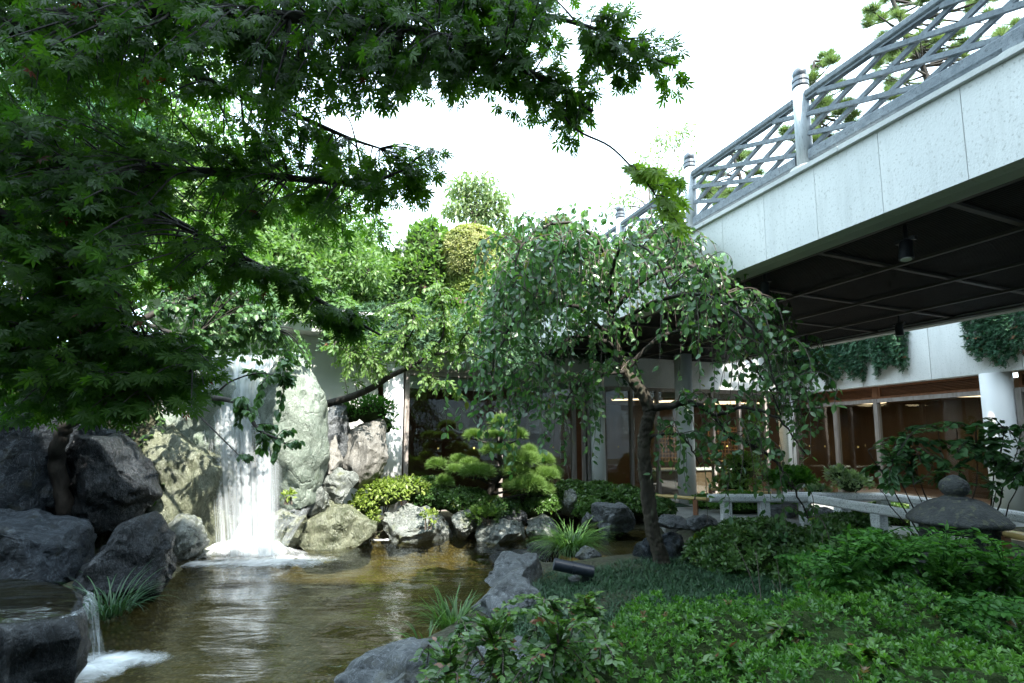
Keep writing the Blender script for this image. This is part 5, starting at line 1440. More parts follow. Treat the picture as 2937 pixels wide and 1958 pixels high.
climb(.026, .006, (1750, 870, .05), (1700, 770, -.5), (1640, 720, -.9), (1570, 760, -1.2), (1530, 860, -1.3))
climb(.026, .006, (1750, 870, .05), (1760, 760, -.6), (1800, 700, -1.0), (1870, 730, -1.3), (1920, 830, -1.4))
climb(.026, .006, (1750, 870, .05), (1730, 750, .7), (1690, 690, 1.0), (1640, 720, 1.3))
limbs_mesh('branches', cl, M['bark_dark'], cherry, 8)
def weep(root, limbs, n, leaf, mat, tmpl, seed, lens=(.35, 1.0), gap=.05, nparts=0, tmat=None, skip=.2, lowlim=None, lw=None):
    r = np.random.default_rng(seed); tw = MB(); pos, tip, nor, size, tint = [], [], [], [], []
    wts = np.array([sum((b - a).length for a, b in zip(p[:-1], p[1:])) for p, _, _ in limbs]); wts = wts * np.array(lw) if lw is not None else wts; wts = wts / wts.sum()
    for _ in range(n):
        li = r.choice(len(limbs), p=wts); path = limbs[li][0]
        u = skip + (1 - skip) * r.random() ** .8
        k = u * (len(path) - 1); i = min(int(k), len(path) - 2); s = path[i].lerp(path[i + 1], k - i)
        t = (path[i + 1] - path[i]).normalized()
        a = r.uniform(0, 2 * math.pi)
        out = (Vector((math.cos(a), math.sin(a), 0)) * .7 + t * .6); out.z = r.uniform(.05, .6); out.normalize()
        L = r.uniform(*lens); o = r.uniform(.12, .32)
        p1 = s + out * o; p2 = p1 + Vector((out.x * o * .6, out.y * o * .6, -L * .35)); p3 = p2 + Vector((r.normal() * .04, r.normal() * .04, -L * .65))
        if lowlim is not None and p3.z < lowlim: p3.z = lowlim + r.uniform(0, .3)
        tp = smooth_path([s, p1, p2, p3], 5)
        tw.tube(tp, [.007 - .005 * q / (len(tp) - 1) for q in range(len(tp))], 4, cap=False)
        ps = path_samples(tp, gap); bt = r.uniform(.05, .8)
        for q_i, q in enumerate(ps[2:]):
            if r.random() < .15: continue
            for _k in range(1 if r.random() < .6 else 2):
                d = Vector((r.normal() * .6, r.normal() * .6, -.75 + r.normal() * .35)).normalized()
                pos.append((q + d * .012)[:]); tip.append(d[:]); nor.append((r.normal(), r.normal() - .3, r.random() * .9 + .1)); size.append(leaf * r.uniform(.65, 1.15)); tint.append(np.clip(bt + r.normal() * .2, 0, .95) if r.random() > .015 else 1.0)
    tw.build('twigs', tmat or M['twig'], root)['kind'] = 'stuff'
    print(root.name, len(pos), 'leaves')
    leaves('crown', pos, tip, nor, size, tmpl, mat, root, np.array(tint), nparts)
weep(cherry, cl, 880, .088, M['cherry'], TLB, 33, (.2, .85), .055, nparts=250, skip=.06, lw=[1.4, 1.5, 1.5, .9, .5, .4, .9, .5, .9, .8, .7, .35, 1.5, .8, .35, .7, .6, 1.7])

# ------------------------------------------------------------------ mounds and shrubs
def mound_pts(ells, n, seed, lump=.10, zmin=None, inner=0.0, zflip=-.25):
    """points and outward normals on the outer surface of a union of ellipsoids (cx,cy,cz,rx,ry,rz)"""
    r = np.random.default_rng(seed); A = np.array([(e[3] * e[4] + e[3] * e[5] + e[4] * e[5]) for e in ells]); A = A / A.sum()
    Pp, Nn = [], []
    for e, w in zip(ells, A):
        m = int(n * w) + 1; d = nrm(r.normal(size=(m, 3))); d[:, 2] = np.where(d[:, 2] < zflip, -d[:, 2], d[:, 2])
        c = np.array(e[:3]); s = np.array(e[3:6])
        nz = vnoise(d * 2.1, 1.0, seed + e[0] * 3) + .5 * vnoise(d * 5.0, 1.0, seed + 7 + e[0])
        depth = 1 - inner * r.random(m) ** 2
        p = c + d * s * (1 + lump * nz[:, None]) * depth[:, None]
        nn = nrm(d / s)
        ok = np.ones(m, bool)
        for e2 in ells:
            if e2 is e: continue
            q = (p - np.array(e2[:3])) / np.array(e2[3:6]); ok &= (q * q).sum(1) > .80
        if zmin is not None: ok &= p[:, 2] > zmin
        Pp.append(p[ok]); Nn.append(nn[ok])
    return np.vstack(Pp), np.vstack(Nn)
def core(name, ells, mat, parent, k=.86):
    mb = MB(); V, T = ICO4
    for e in ells:
        d = V[:642] if False else V
        nz = vnoise(d * 2.1, 1.0, 3)
        W = np.array(e[:3]) + d * np.array(e[3:6]) * (k * (1 + .12 * nz))[:, None]
        mb.add([tuple(v) for v in W], [tuple(t) for t in T])
    o_ = mb.build(name, mat, parent, smooth=True); o_['kind'] = 'stuff'; return o_
M['inner'] = surf('dark_shrub_core', (0.018, 0.030, 0.010), (0.040, 0.060, 0.020), 0.9, 25, (1, 1, 1), 0.9, 0.1, bumpscale=50)  # solid core coloured dark to stand for the shade between the leaves
def shrub(name, label, ells, n, tmpl, mat, leaf, seed, cat='shrub', group=None, lump=.10, zmin=None, tilt=.5, inner=.25, tb=(0, 1), nparts=0, mode='rosette', corek=.86, droop=0.0, has_core=True, zflip=-.25):
    c = ells[0]
    t_ = thing(name, label, cat, (c[0], c[1], zmin if zmin is not None else c[2] - c[5]), group)
    p, nn = mound_pts(ells, n, seed, lump, zmin, inner, zflip); r = np.random.default_rng(seed + 1); m = len(p)
    jit = r.normal(size=(m, 3)) * tilt
    if mode == 'rosette':                       # template z along the outward normal
        nor = nn + jit + np.array([0, 0, .35]); tip = np.cross(nor, r.normal(size=(m, 3)))
    else:                                       # single leaf pointing outwards and drooping
        tip = nn * .7 + jit + np.array([0, 0, .25 - droop]); nor = nn * .5 + np.array([0, 0, .8]) + r.normal(size=(m, 3)) * .4
    tint = np.clip(tb[0] + (tb[1] - tb[0]) * (.55 * r.random(m) + .45 * (vnoise(p, 2.2, seed) * .9 + .5)), 0, .955)
    tint[r.random(m) < .012] = 1.0
    leaves('foliage', p, tip, nor, leaf * r.uniform(.65, 1.2, m), tmpl, mat, t_, tint, nparts)
    if has_core: core('dark_core', ells, M['inner'], t_, corek)
    mb = MB()
    for k in range(5):
        a = k * 1.26; mb.tube([(c[0] + .05 * math.cos(a), c[1] + .05 * math.sin(a), (zmin or c[2] - c[5]) - .05), (c[0] + c[3] * .4 * math.cos(a), c[1] + c[4] * .4 * math.sin(a), c[2])], [.014, .006], 5)
    mb.build('stems', M['twig'], t_)['kind'] = 'stuff'
    return t_
# foreground azalea
AZ_UP = .19
az = [(e[0], e[1] + .15, e[2] + AZ_UP * .5, e[3], e[4], e[5] + AZ_UP * .5) for e in ((0.62, 2.45, .18, .62, .50, .36), (1.15, 2.85, .20, .66, .60, .38), (1.75, 2.75, .22, .66, .66, .42), (2.4, 2.95, .20, .66, .62, .42), (1.35, 2.1, .2, .62, .5, .42), (2.05, 2.1, .2, .7, .55, .42), (2.75, 2.45, .15, .55, .6, .36), (0.9, 3.15, .12, .5, .35, .30), (2.1, 3.35, .15, .45, .3, .36), (0.25, 2.2, .1, .5, .4, .32), (0.0, 1.95, .1, .45, .35, .34), (0.55, 2.0, .12, .5, .4, .36), (3.0, 3.0, .15, .5, .5, .40), (1.5, 3.35, .12, .5, .3, .34))]
shrub('azalea_hedge', 'bright green low azalea hedge filling the lower right foreground', az, 17000, TR, M['azalea'], .046, 41, 'hedge', lump=.24, zmin=.12, tilt=.40, inner=.30, corek=.80)
# camellia shrub, bottom middle
ca_px = [(1190, 1890), (1260, 1810), (1400, 1765), (1500, 1745), (1640, 1745), (1760, 1800), (1800, 1880), (1700, 1990), (1300, 1990)]
cam_root = G(1480, 2150, .15)
cam_t = thing('camellia_shrub', 'glossy broad-leaved camellia with bronze new leaves at the bottom middle', 'shrub', cam_root)
cls_ = []
for k, (px, py, d) in enumerate(((1230, 1850, 2.7), (1330, 1800, 2.8), (1450, 1770, 2.85), (1560, 1720, 2.75), (1680, 1740, 2.8), (1290, 1930, 2.4), (1600, 1850, 2.4), (1420, 1850, 2.5), (1720, 1850, 2.5))):
    e = P(px, py, d); cls_.append((smooth_path([cam_root, cam_root.lerp(e, .5) + Vector((0, 0, .08)), e], 5), .012, .003))
limbs_mesh('stems', cls_, M['twig'], cam_t, 6)
spray_tree(cam_t, cls_, [(ca_px, 130, (2.3, 2.95), (.1, .8)), ([(1230, 1870), (1600, 1830), (1620, 1990), (1200, 1990)], 30, (2.1, 2.5), (.0, .7)), ([(1400, 1730), (1720, 1700), (1720, 1790), (1420, 1790)], 12, (2.6, 2.85), (.5, 1.0))],
           TLB, M['camellia'], .047, M['twig'], 45, gap=.032, nparts=300, pet=.008, flat=.5, maxlen=.17, tiltdown=-.1, spread=.9, face=.3, oddp=.05)
for k_, (px, py, d, lab) in enumerate(((1960, 1790, 2.9, 'larger-leaved seedling poking through the azalea below the grass'), (2240, 1800, 2.75, 'bronze-tipped seedling poking through the middle of the azalea'), (2480, 1880, 2.45, 'glossy seedling in the azalea towards the lower right corner'), (2080, 1880, 2.45, 'broad-leaved seedling low in the azalea near the bottom edge'))):
    tp_ = P(px, py, d); rt_ = Vector((tp_.x, tp_.y + .05, .3))
    sd_ = thing('camellia_seedling', lab, 'seedling', rt_, 'seedlings growing through the azalea')
    st_ = [(smooth_path([rt_, rt_.lerp(tp_, .6), tp_], 4), .006, .002)]
    limbs_mesh('stem', st_, M['twig'], sd_, 6)
    spray_tree(sd_, st_, [([(px - 60, py - 30), (px + 60, py - 30), (px + 70, py + 40), (px - 70, py + 40)], 5, (d - .06, d + .06), (.2, 1.0))], TLB, M['camellia'], .062, M['twig'], 700 + k_, gap=.035, nparts=30, pet=.008, flat=.6, maxlen=.10, tiltdown=-.1, spread=.9, face=.2, oddp=.08)
# evergreen mound right of the cherry
shrub('evergreen_mound', 'dark glossy evergreen mound between the cherry trunk and the lantern', [(2.85, 5.75, .35, .75, .6, .46), (3.55, 5.5, .33, .7, .6, .44), (4.1, 5.2, .3, .6, .55, .42), (2.35, 5.7, .3, .4, .45, .32), (3.3, 5.0, .3, .7, .4, .38)], 5200, TR5, M['evergreen'], .080, 51, lump=.12, zmin=.2, tilt=.45, tb=(0, .9))
# leafy herb bush round the lantern
hb_root = Vector((2.9, 3.6, .25))
herb = thing('leafy_bush', 'fresh green pointed-leaf bush in front of the stone lantern', 'bush', hb_root)
hl_ = []
r_h = random.Random(4)
for k in range(46):
    bx = Vector((r_h.uniform(2.05, 4.3), r_h.uniform(3.2, 4.5), .25))
    e = bx + Vector((r_h.uniform(-.22, .22), r_h.uniform(-.25, .12), r_h.uniform(.35, .68)))
    hl_.append((smooth_path([bx, bx.lerp(e, .5) + Vector((0, 0, .06)), e], 4), .007, .002))
limbs_mesh('stems', hl_, M['twig'], herb, 5)
spray_tree(herb, hl_, [([(2260, 1660), (2330, 1560), (2480, 1510), (2640, 1540), (2800, 1580), (2937, 1600), (2960, 1850), (2800, 1860), (2640, 1740), (2450, 1720), (2300, 1690)], 330, (3.2, 4.1), (.1, .8)),
                        ([(2560, 1540), (2700, 1500), (2830, 1520), (2937, 1620), (2800, 1660), (2600, 1620)], 60, (3.3, 3.75), (.4, 1.0)),
                        ([(2700, 1700), (2960, 1700), (2960, 1958), (2850, 1958)], 40, (2.7, 3.2), (.0, .5))],
           TL, M['herb'], .054, M['herb'], 55, gap=.036, nparts=300, pet=.012, flat=.9, maxlen=.26, tiltdown=.25, spread=1.0)
shrub('low_evergreen', 'dark low evergreen filling the right edge behind the leafy bush', [(4.2, 3.6, .3, .6, .6, .48), (3.6, 2.9, .15, .6, .55, .35), (4.9, 4.2, .35, .6, .6, .5)], 3200, TR5, M['evergreen'], .08, 57, zmin=.15, tb=(0, .8))
# open shrub behind the lantern
vb = P(2760, 1560, 4.75); vb.z = .25
vib = thing('open_leafy_shrub', 'open dark-stemmed shrub with horizontal leaves behind the lantern roof', 'shrub', vb)
vl = []
for k, (px, py, d) in enumerate(((2490, 1290, 4.5), (2560, 1330, 4.3), (2600, 1260, 4.9), (2690, 1230, 4.9), (2740, 1215, 4.8), (2800, 1280, 4.6), (2880, 1230, 4.7), (2930, 1230, 4.6), (2620, 1390, 4.4), (2930, 1350, 4.4), (2520, 1400, 4.6), (2860, 1400, 4.3))):
    e = P(px, py, d); m_ = vb.lerp(e, .5) + Vector((0, 0, -.06))
    vl.append((wob(smooth_path([vb, m_, e], 6), .015, k), .014, .003))
limbs_mesh('stems', vl, M['bark_dark'], vib, 6)
spray_tree(vib, vl, [([(2480, 1300), (2560, 1240), (2700, 1200), (2780, 1200), (2870, 1210), (2940, 1210), (2970, 1380), (2860, 1420), (2640, 1400), (2530, 1400), (2490, 1350)], 84, (4.2, 5.1), (.1, .9))],
           TLW, M['dogwood'], .074, M['bark_dark'], 65, gap=.07, nparts=300, pet=.015, flat=1.1, maxlen=.3, tiltdown=.12, spread=1.0)

# shrubs along the far shore
def on(px, py, d): q = P(px, py, d); return q
def ell(px, py, d, rx, ry, rz): q = P(px, py, d); return (q.x, q.y, q.z, rx, ry, rz)
shrub('yellow_kerria', 'yellow-green leafy shrub spilling over the shore rocks by the waterfall', [ell(1100, 1420, 8.75, .42, .35, .26), ell(1050, 1450, 8.6, .28, .28, .22), ell(1170, 1405, 9.0, .38, .3, .22), ell(1062, 1490, 8.45, .12, .12, .22)], 2300, TL, M['yellow'], .085, 71, mode='leaf', tilt=.55, lump=.22, inner=.5, droop=.35, corek=.7)
shrub('shore_hedge', 'clipped small-leaved hedge behind the shore rocks under the pine', [ell(1250, 1430, 9.2, .5, .35, .25), ell(1330, 1440, 9.1, .5, .35, .25), ell(1230, 1400, 9.6, .5, .35, .2), ell(1420, 1460, 9.2, .5, .3, .2), ell(1530, 1450, 9.5, .55, .35, .27), ell(1600, 1430, 9.9, .5, .35, .25)], 5200, TR5, M['evergreen'], .075, 73, 'hedge', lump=.12, tilt=.5, tb=(.2, 1))
shrub('clipped_hedge', 'clipped hedge at the foot of the round column left of the cherry trunk', [ell(1640, 1425, 10.6, .5, .4, .34), ell(1720, 1430, 10.4, .55, .4, .34), ell(1790, 1440, 10.2, .5, .4, .34), ell(1850, 1450, 9.8, .4, .4, .25), ell(1690, 1465, 9.5, .35, .3, .25)], 4200, TR5, M['evergreen'], .085, 77, 'hedge', lump=.10, tilt=.5, tb=(.2, .95))
shrub('small_vine', 'small yellow-green vine on the long shore boulder', [ell(1228, 1485, 8.3, .14, .10, .14), ell(1235, 1505, 8.3, .09, .08, .1)], 90, TLW, M['yellow'], .075, 79, 'vine', mode='leaf', has_core=False, inner=.7)
shrub('fern_tuft', 'light green feathery fern on the shore stones', [ell(1395, 1480, 8.6, .26, .16, .10)], 240, TS, M['walltree'], .16, 81, 'fern', mode='leaf', has_core=False, inner=.8)
shrub('rock_sprout', 'tiny yellow-green plant on the rock beside the falling water', [ell(828, 1424, 7.25, .09, .07, .06)], 40, TL, M['yellow'], .09, 83, 'plant', mode='leaf', has_core=False, inner=.6)
shrub('wall_bush', 'dark fine-leaved bush between the wall tree and the warm boulder', [ell(1065, 1185, 9.1, .46, .3, .32), ell(1010, 1190, 8.9, .25, .2, .22), ell(1100, 1220, 9.1, .25, .2, .25)], 1300, TL, M['herb'], .085, 87, mode='leaf', inner=.6, tb=(0, .8), corek=.6)
shrub('trunk_side_shrub', 'small low shrub just right of the cherry trunk by the path', [ell(1890, 1462, 9.4, .3, .3, .20)], 700, TR5, M['evergreen'], .08, 89, tb=(.1, .8))
# shrubs beside the entrance
shrub('entrance_shrub', 'upright sunlit shrub before the entrance panes', [ell(2130, 1350, 11.2, .42, .35, .42), ell(2160, 1260, 11.2, .16, .15, .55), ell(2110, 1395, 11.0, .5, .35, .25)], 1500, TL, M['walltree'], .11, 91, mode='leaf', inner=.6, tb=(.2, 1), corek=.55)
shrub('fine_leaved_shrub', 'pale green fine-leaved shrub behind the granite rail bend', [ell(2270, 1385, 10.2, .42, .3, .26)], 800, TS, M['herb'], .18, 93, mode='leaf', inner=.6, corek=.5, tb=(.4, 1))
shrub('variegated_shrub', 'pale variegated shrub in front of the sliding frame of the right wing', [ell(2440, 1390, 9.4, .34, .3, .22), ell(2400, 1365, 9.5, .18, .18, .16), ell(2350, 1415, 9.6, .2, .2, .14)], 900, TL, M['variegated'], .105, 95, mode='leaf', inner=.5, corek=.6)
shrub('path_hedge', 'clipped green hedge seen under the sunlit bamboo handrail', [ell(2120, 1445, 10.4, .6, .3, .25), ell(2230, 1460, 10.3, .5, .3, .25), ell(2020, 1440, 11.0, .3, .2, .16)], 2000, TR5, M['azalea'], .08, 97, 'hedge', tb=(.2, .9))
shrub('rail_hedge', 'dark planting seen between the two granite rails', [ell(2440, 1500, 8.0, .6, .25, .14), ell(2560, 1480, 9.4, .7, .4, .25)], 1500, TR5, M['evergreen'], .08, 99, 'hedge')

# ------------------------------------------------------------------ cloud-pruned pine
def pine(label, base, pads, trunk_pts, seed, mat, needle=.10, dens=260, r_tr=.09, name='cloud_pruned_pine', tw=TN):
    t_ = thing(name, label, 'tree', base)
    tp = smooth_path(trunk_pts, 5)
    mb = MB(); mb.tube(tp, [r_tr - r_tr * .65 * i / (len(tp) - 1) for i in range(len(tp))], 10)
    r = np.random.default_rng(seed)
    for (c, rx, ry, rz) in pads:
        k = int(np.argmin([(q - c).length + abs(q.z - c.z + rz) for q in tp]))
        a = tp[k]; m_ = a.lerp(c, .5) + Vector((0, 0, -.05))
        mb.tube(smooth_path([a, m_, c - Vector((0, 0, rz * .35))], 4), [r_tr * .38, r_tr * .34, r_tr * .3, r_tr * .28, r_tr * .25, r_tr * .2, r_tr * .15, r_tr * .12, r_tr * .1], 6)
    mb.build('trunk', M['bark_dark'], t_, smooth=True)
    for j, (c, rx, ry, rz) in enumerate(pads):
        n = int(dens * (rx * ry + rx * rz) / (.3 * .3 * 2)) + 20
        d = nrm(r.normal(size=(n, 3))); d[:, 2] = np.where(d[:, 2] < -.15, np.abs(d[:, 2]) , d[:, 2])
        lm = 1 + .14 * vnoise(d * 2.5, 1, j * 3.3 + seed)
        p = np.array(c) + d * np.array([rx, ry, rz]) * (lm * r.uniform(.72, 1.0, n))[:, None] - d * needle * .7
        nn = nrm(d * np.array([1, 1, 1.2])) + np.array([0, 0, .45]) + r.normal(size=(n, 3)) * .22
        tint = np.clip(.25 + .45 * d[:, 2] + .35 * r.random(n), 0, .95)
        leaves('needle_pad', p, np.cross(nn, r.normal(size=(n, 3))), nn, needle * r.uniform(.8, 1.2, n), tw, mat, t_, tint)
    return t_
PD = 9.35
def pad(px, py, hw, hh, dd=0.0):
    c = P(px, py, PD + dd); k = (PD + dd) / FPX
    return (c, hw * k * 1.0, hw * k * .9, hh * k * 1.15)
pads = [pad(1440, 1214, 44, 28, .1), pad(1357, 1250, 32, 20, 0), pad(1487, 1252, 30, 26, -.15), pad(1425, 1250, 40, 18, -.25), pad(1410, 1296, 40, 26, -.3), pad(1460, 1285, 26, 14, .3),
        pad(1252, 1335, 35, 22, -.1), pad(1316, 1320, 30, 18, .3), pad(1305, 1352, 34, 22, -.1), pad(1369, 1358, 58, 30, -.35), pad(1275, 1384, 32, 22, -.3), pad(1345, 1330, 34, 18, .1),
        pad(1517, 1296, 30, 22, .15), pad(1500, 1322, 62, 30, -.1), pad(1563, 1325, 36, 28, .2), pad(1480, 1352, 50, 26, -.2), pad(1560, 1365, 54, 28, 0), pad(1590, 1360, 28, 26, .2), pad(1515, 1398, 62, 40, -.35), pad(1470, 1395, 34, 22, -.2), pad(1556, 1408, 40, 30, -.1)]
pine('cloud-pruned pine with rounded needle pads in front of the dark panes', G(1395, 1455, .28), pads, [P(1392, 1465, PD), P(1398, 1430, PD), P(1415, 1390, PD + .05), P(1440, 1350, PD), P(1432, 1300, PD), P(1440, 1240, PD)], 61, M['pine'], .16, 440)

# ------------------------------------------------------------------ grasses
def blades(name, roots, dirs, L, w, bend, mat, parent=None, seg=5, tint=None, kind=None):
    """arching blades: roots (n,3), horizontal heading (n,), length, width, bend"""
    n = len(roots); r = rng
    s = np.linspace(0, 1, seg + 1)
    h = np.stack([np.cos(dirs), np.sin(dirs), np.zeros(n)], -1); side = np.stack([-np.sin(dirs), np.cos(dirs), np.zeros(n)], -1)
    ang0 = R(82) - r.random(n) * .5; 
    ang = ang0[:, None] - bend[:, None] * s[None] ** 1.2
    dx = np.cumsum(np.cos(ang), 1) / (seg + 1); dz = np.cumsum(np.sin(ang), 1) / (seg + 1)
    dx -= dx[:, :1]; dz -= dz[:, :1]
    ctr = roots[:, None, :] + (h[:, None, :] * dx[..., None] + np.array([0, 0, 1])[None, None] * dz[..., None]) * L[:, None, None]
    wd = (w[:, None] * (1 - s[None] ** 2.2) * .5 + .0004)
    A = ctr + side[:, None] * wd[..., None]; B = ctr - side[:, None] * wd[..., None]
    V = np.stack([A, B], 2).reshape(n, -1, 3); k = 2 * (seg + 1)
    T = []
    for i in range(seg): T += [(2 * i, 2 * i + 1, 2 * i + 3), (2 * i, 2 * i + 3, 2 * i + 2)]
    T = np.array(T)[None] + (np.arange(n) * k)[:, None, None]
    tint = r.random(n) * .95 if tint is None else tint
    me = tri_mesh(name, V.reshape(-1, 3), T.reshape(-1, 3), {'tint': np.repeat(tint, k)}, smooth=True)
    o = link_mesh(name, me, mat, parent)
    if kind: o['kind'] = kind
    return o
mondo_px = [(1505, 1700), (1535, 1650), (1570, 1628), (1640, 1636), (1760, 1622), (1850, 1612), (1960, 1600), (2150, 1620), (2350, 1680), (2480, 1760), (2400, 1850), (1900, 1900), (1500, 1900), (1450, 1820), (1490, 1745)]
mp_ = [(G(x, y, .27).x, G(x, y, .27).y) for x, y in mondo_px]
# tufts: pull roots to tuft centres
tc_ = poly_sample(mp_, 4200)
q = tc_[rng.integers(0, len(tc_), 38000)] + rng.normal(size=(38000, 2)) * .025
z = height(q[:, 0], q[:, 1])
q = q[z > .02]; z = z[z > .02]; n = len(q)
o = blades('mondo_grass', np.column_stack([q, z - .01]), rng.uniform(0, 6.283, n), rng.uniform(.10, .17, n), rng.uniform(.006, .009, n), rng.uniform(.8, 1.9, n), M['mondo'], seg=4)
tag(o, 'short dark mondo grass covering the bank round the cherry trunk', 'grass', kind='stuff')
def sedge(label, base, n, L, w, seed, mat='sedge', spread=.10, name='sedge_clump', bend=(1.0, 2.3)):
    r = np.random.default_rng(seed)
    t_ = thing(name, label, 'grass clump', base)
    a = r.uniform(0, 6.283, n); rr_ = spread * np.sqrt(r.random(n))
    roots = np.column_stack([base.x + rr_ * np.cos(a), base.y + rr_ * np.sin(a), np.full(n, base.z)])
    blades('blades', roots, a + r.normal(size=n) * .4, L * r.uniform(.55, 1.1, n), w * r.uniform(.7, 1.2, n), r.uniform(bend[0], bend[1], n), M[mat], t_, 8)
    return t_
sedge('arching green sedge clump beside the stream weir', G(1638, 1592, .03), 620, .86, .012, 1, spread=.13)
sedge('grass clump between the wet black boulder and the small cascade', Vector((-3.95, 5.0, .02)), 130, .62, .012, 2, 'mondo', spread=.18, bend=(.8, 2.0))
sedge('thin grass tuft leaning over the water at the pond edge', G(1300, 1800, .06), 150, .42, .014, 3, spread=.14, bend=(.5, 1.6))
sedge('sparse grass blades between the camellia and the pond', G(1215, 1850, .06), 26, .36, .012, 4, spread=.10, bend=(.5, 1.7))
sedge('dry straw-coloured tuft at the edge of the grassy bank', G(1548, 1668, .18), 130, .16, .008, 5, 'straw', .16)

# ------------------------------------------------------------------ hanging junipers on the right wing
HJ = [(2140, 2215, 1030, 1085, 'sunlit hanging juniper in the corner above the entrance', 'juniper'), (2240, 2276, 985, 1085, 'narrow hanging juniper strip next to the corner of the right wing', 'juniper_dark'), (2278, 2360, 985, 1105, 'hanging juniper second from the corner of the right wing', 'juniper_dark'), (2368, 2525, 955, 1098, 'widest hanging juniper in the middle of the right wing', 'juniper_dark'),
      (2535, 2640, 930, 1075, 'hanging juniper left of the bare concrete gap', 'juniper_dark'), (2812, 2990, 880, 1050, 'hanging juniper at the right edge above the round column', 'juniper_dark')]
for k, (x0, x1, y0, y1, lab, mt_) in enumerate(HJ):
    r = np.random.default_rng(300 + k)
    s0, s1 = rw_s(x0, 1050), rw_s(x1, 1050); pa, pb_ = rwp(s0, .28), rwp(s1, .28)
    if k == 0:
        pa, pb_ = Vector((7.1, 13.6, 0)), Vector((8.0, 13.85, 0))
    dm_ = (pa.y + pb_.y) / 2
    zlo = P((x0 + x1) / 2, y1, dm_).z; ztp = 4.85 if k else 4.3
    W = (pb_ - pa).length; n = int(1500 * W * (ztp - zlo)) + 150
    u = r.random(n); ph = r.uniform(0, 6)
    low = zlo + .17 * (1 + np.sin(u * W * 8 + ph) * .6 + np.sin(u * W * 21 + ph * 2) * .5 + np.sin(u * W * 47) * .3) + .30 * (np.abs(u - .5) * 2) ** 6
    v = r.random(n) ** .85; z = ztp - (ztp - low) * v
    bul = .21 * np.sqrt(np.clip(1 - (2 * u - 1) ** 4, 0, 1)) * (.6 + .4 * np.sin(z * 5 + u * 9)) * (.35 + .65 * r.random(n))
    on_ = rn if k else Vector((.28, -.96, 0))
    pos = np.array(pa)[None] + (np.array(pb_) - np.array(pa))[None] * u[:, None] + np.array(on_)[None] * bul[:, None]; pos[:, 2] = z
    tipd = np.array(on_)[None] * .5 + np.array([0, 0, -.55])[None] + r.normal(size=(n, 3)) * .4
    t_ = thing('hanging_juniper', lab, 'hanging plant', (pa.x, pa.y, zlo), 'junipers hanging over the concrete band')
    tint = np.clip(r.random(n) * .6 + .25 * np.sin(u * W * 7 + z * 6) + .1 + .25 * v, 0, .955); tint[(r.random(n) < .02) & (v > .7)] = 1
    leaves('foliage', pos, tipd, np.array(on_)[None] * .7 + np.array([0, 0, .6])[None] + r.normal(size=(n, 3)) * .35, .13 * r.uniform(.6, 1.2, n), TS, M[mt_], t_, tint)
    mb = MB()
    for j in range(6):
        q = pa.lerp(pb_, (j + .5) / 6) + on_ * .03; mb.tube([(q.x, q.y, ztp), (q.x, q.y, zlo + .25)], [.01, .004], 5)
    mb.build('stems', M['twig'], t_)

# ------------------------------------------------------------------ planted roof and hillside behind
rgx, rgy = np.linspace(-12, 4.5, 60), np.linspace(0, 9, 40)
gx, gy = np.meshgrid(rgx, rgy)
yy = 8.584 + (gx + 6.2) * .4626 + .35 + gy
zz = 4.25 + 0.15 * gy + sstep(1.2, 2.0, gy) * 1.1 * sstep(3.5, 1.0, gx) + sstep(3.0, 5.5, gy) * .9 + sstep(-2.5, -7, gx) * (.4 + sstep(0, 6, gy) * 1.0)
V = np.stack([gx, yy, zz], -1).reshape(-1, 3); nx = 60
ii, jj = np.meshgrid(np.arange(59), np.arange(39)); q = (jj * nx + ii).ravel()
T = np.vstack([np.stack([q, q + 1, q + nx + 1], -1), np.stack([q, q + nx + 1, q + nx], -1)])
rg = link_mesh('hillside_terrain', tri_mesh('hillside_terrain', V, T, smooth=True), M['soil']); rg['kind'] = 'structure'
def surf_z(x, y):
    g = y - (8.584 + (x + 6.2) * .4626 + .35)
    return 4.25 + 0.15 * g + sstep(1.2, 2.0, g) * 1.1 * sstep(3.5, 1.0, x) + sstep(3.0, 5.5, g) * .9 + sstep(-2.5, -7, x) * (.4 + sstep(0, 6, g) * 1.0)
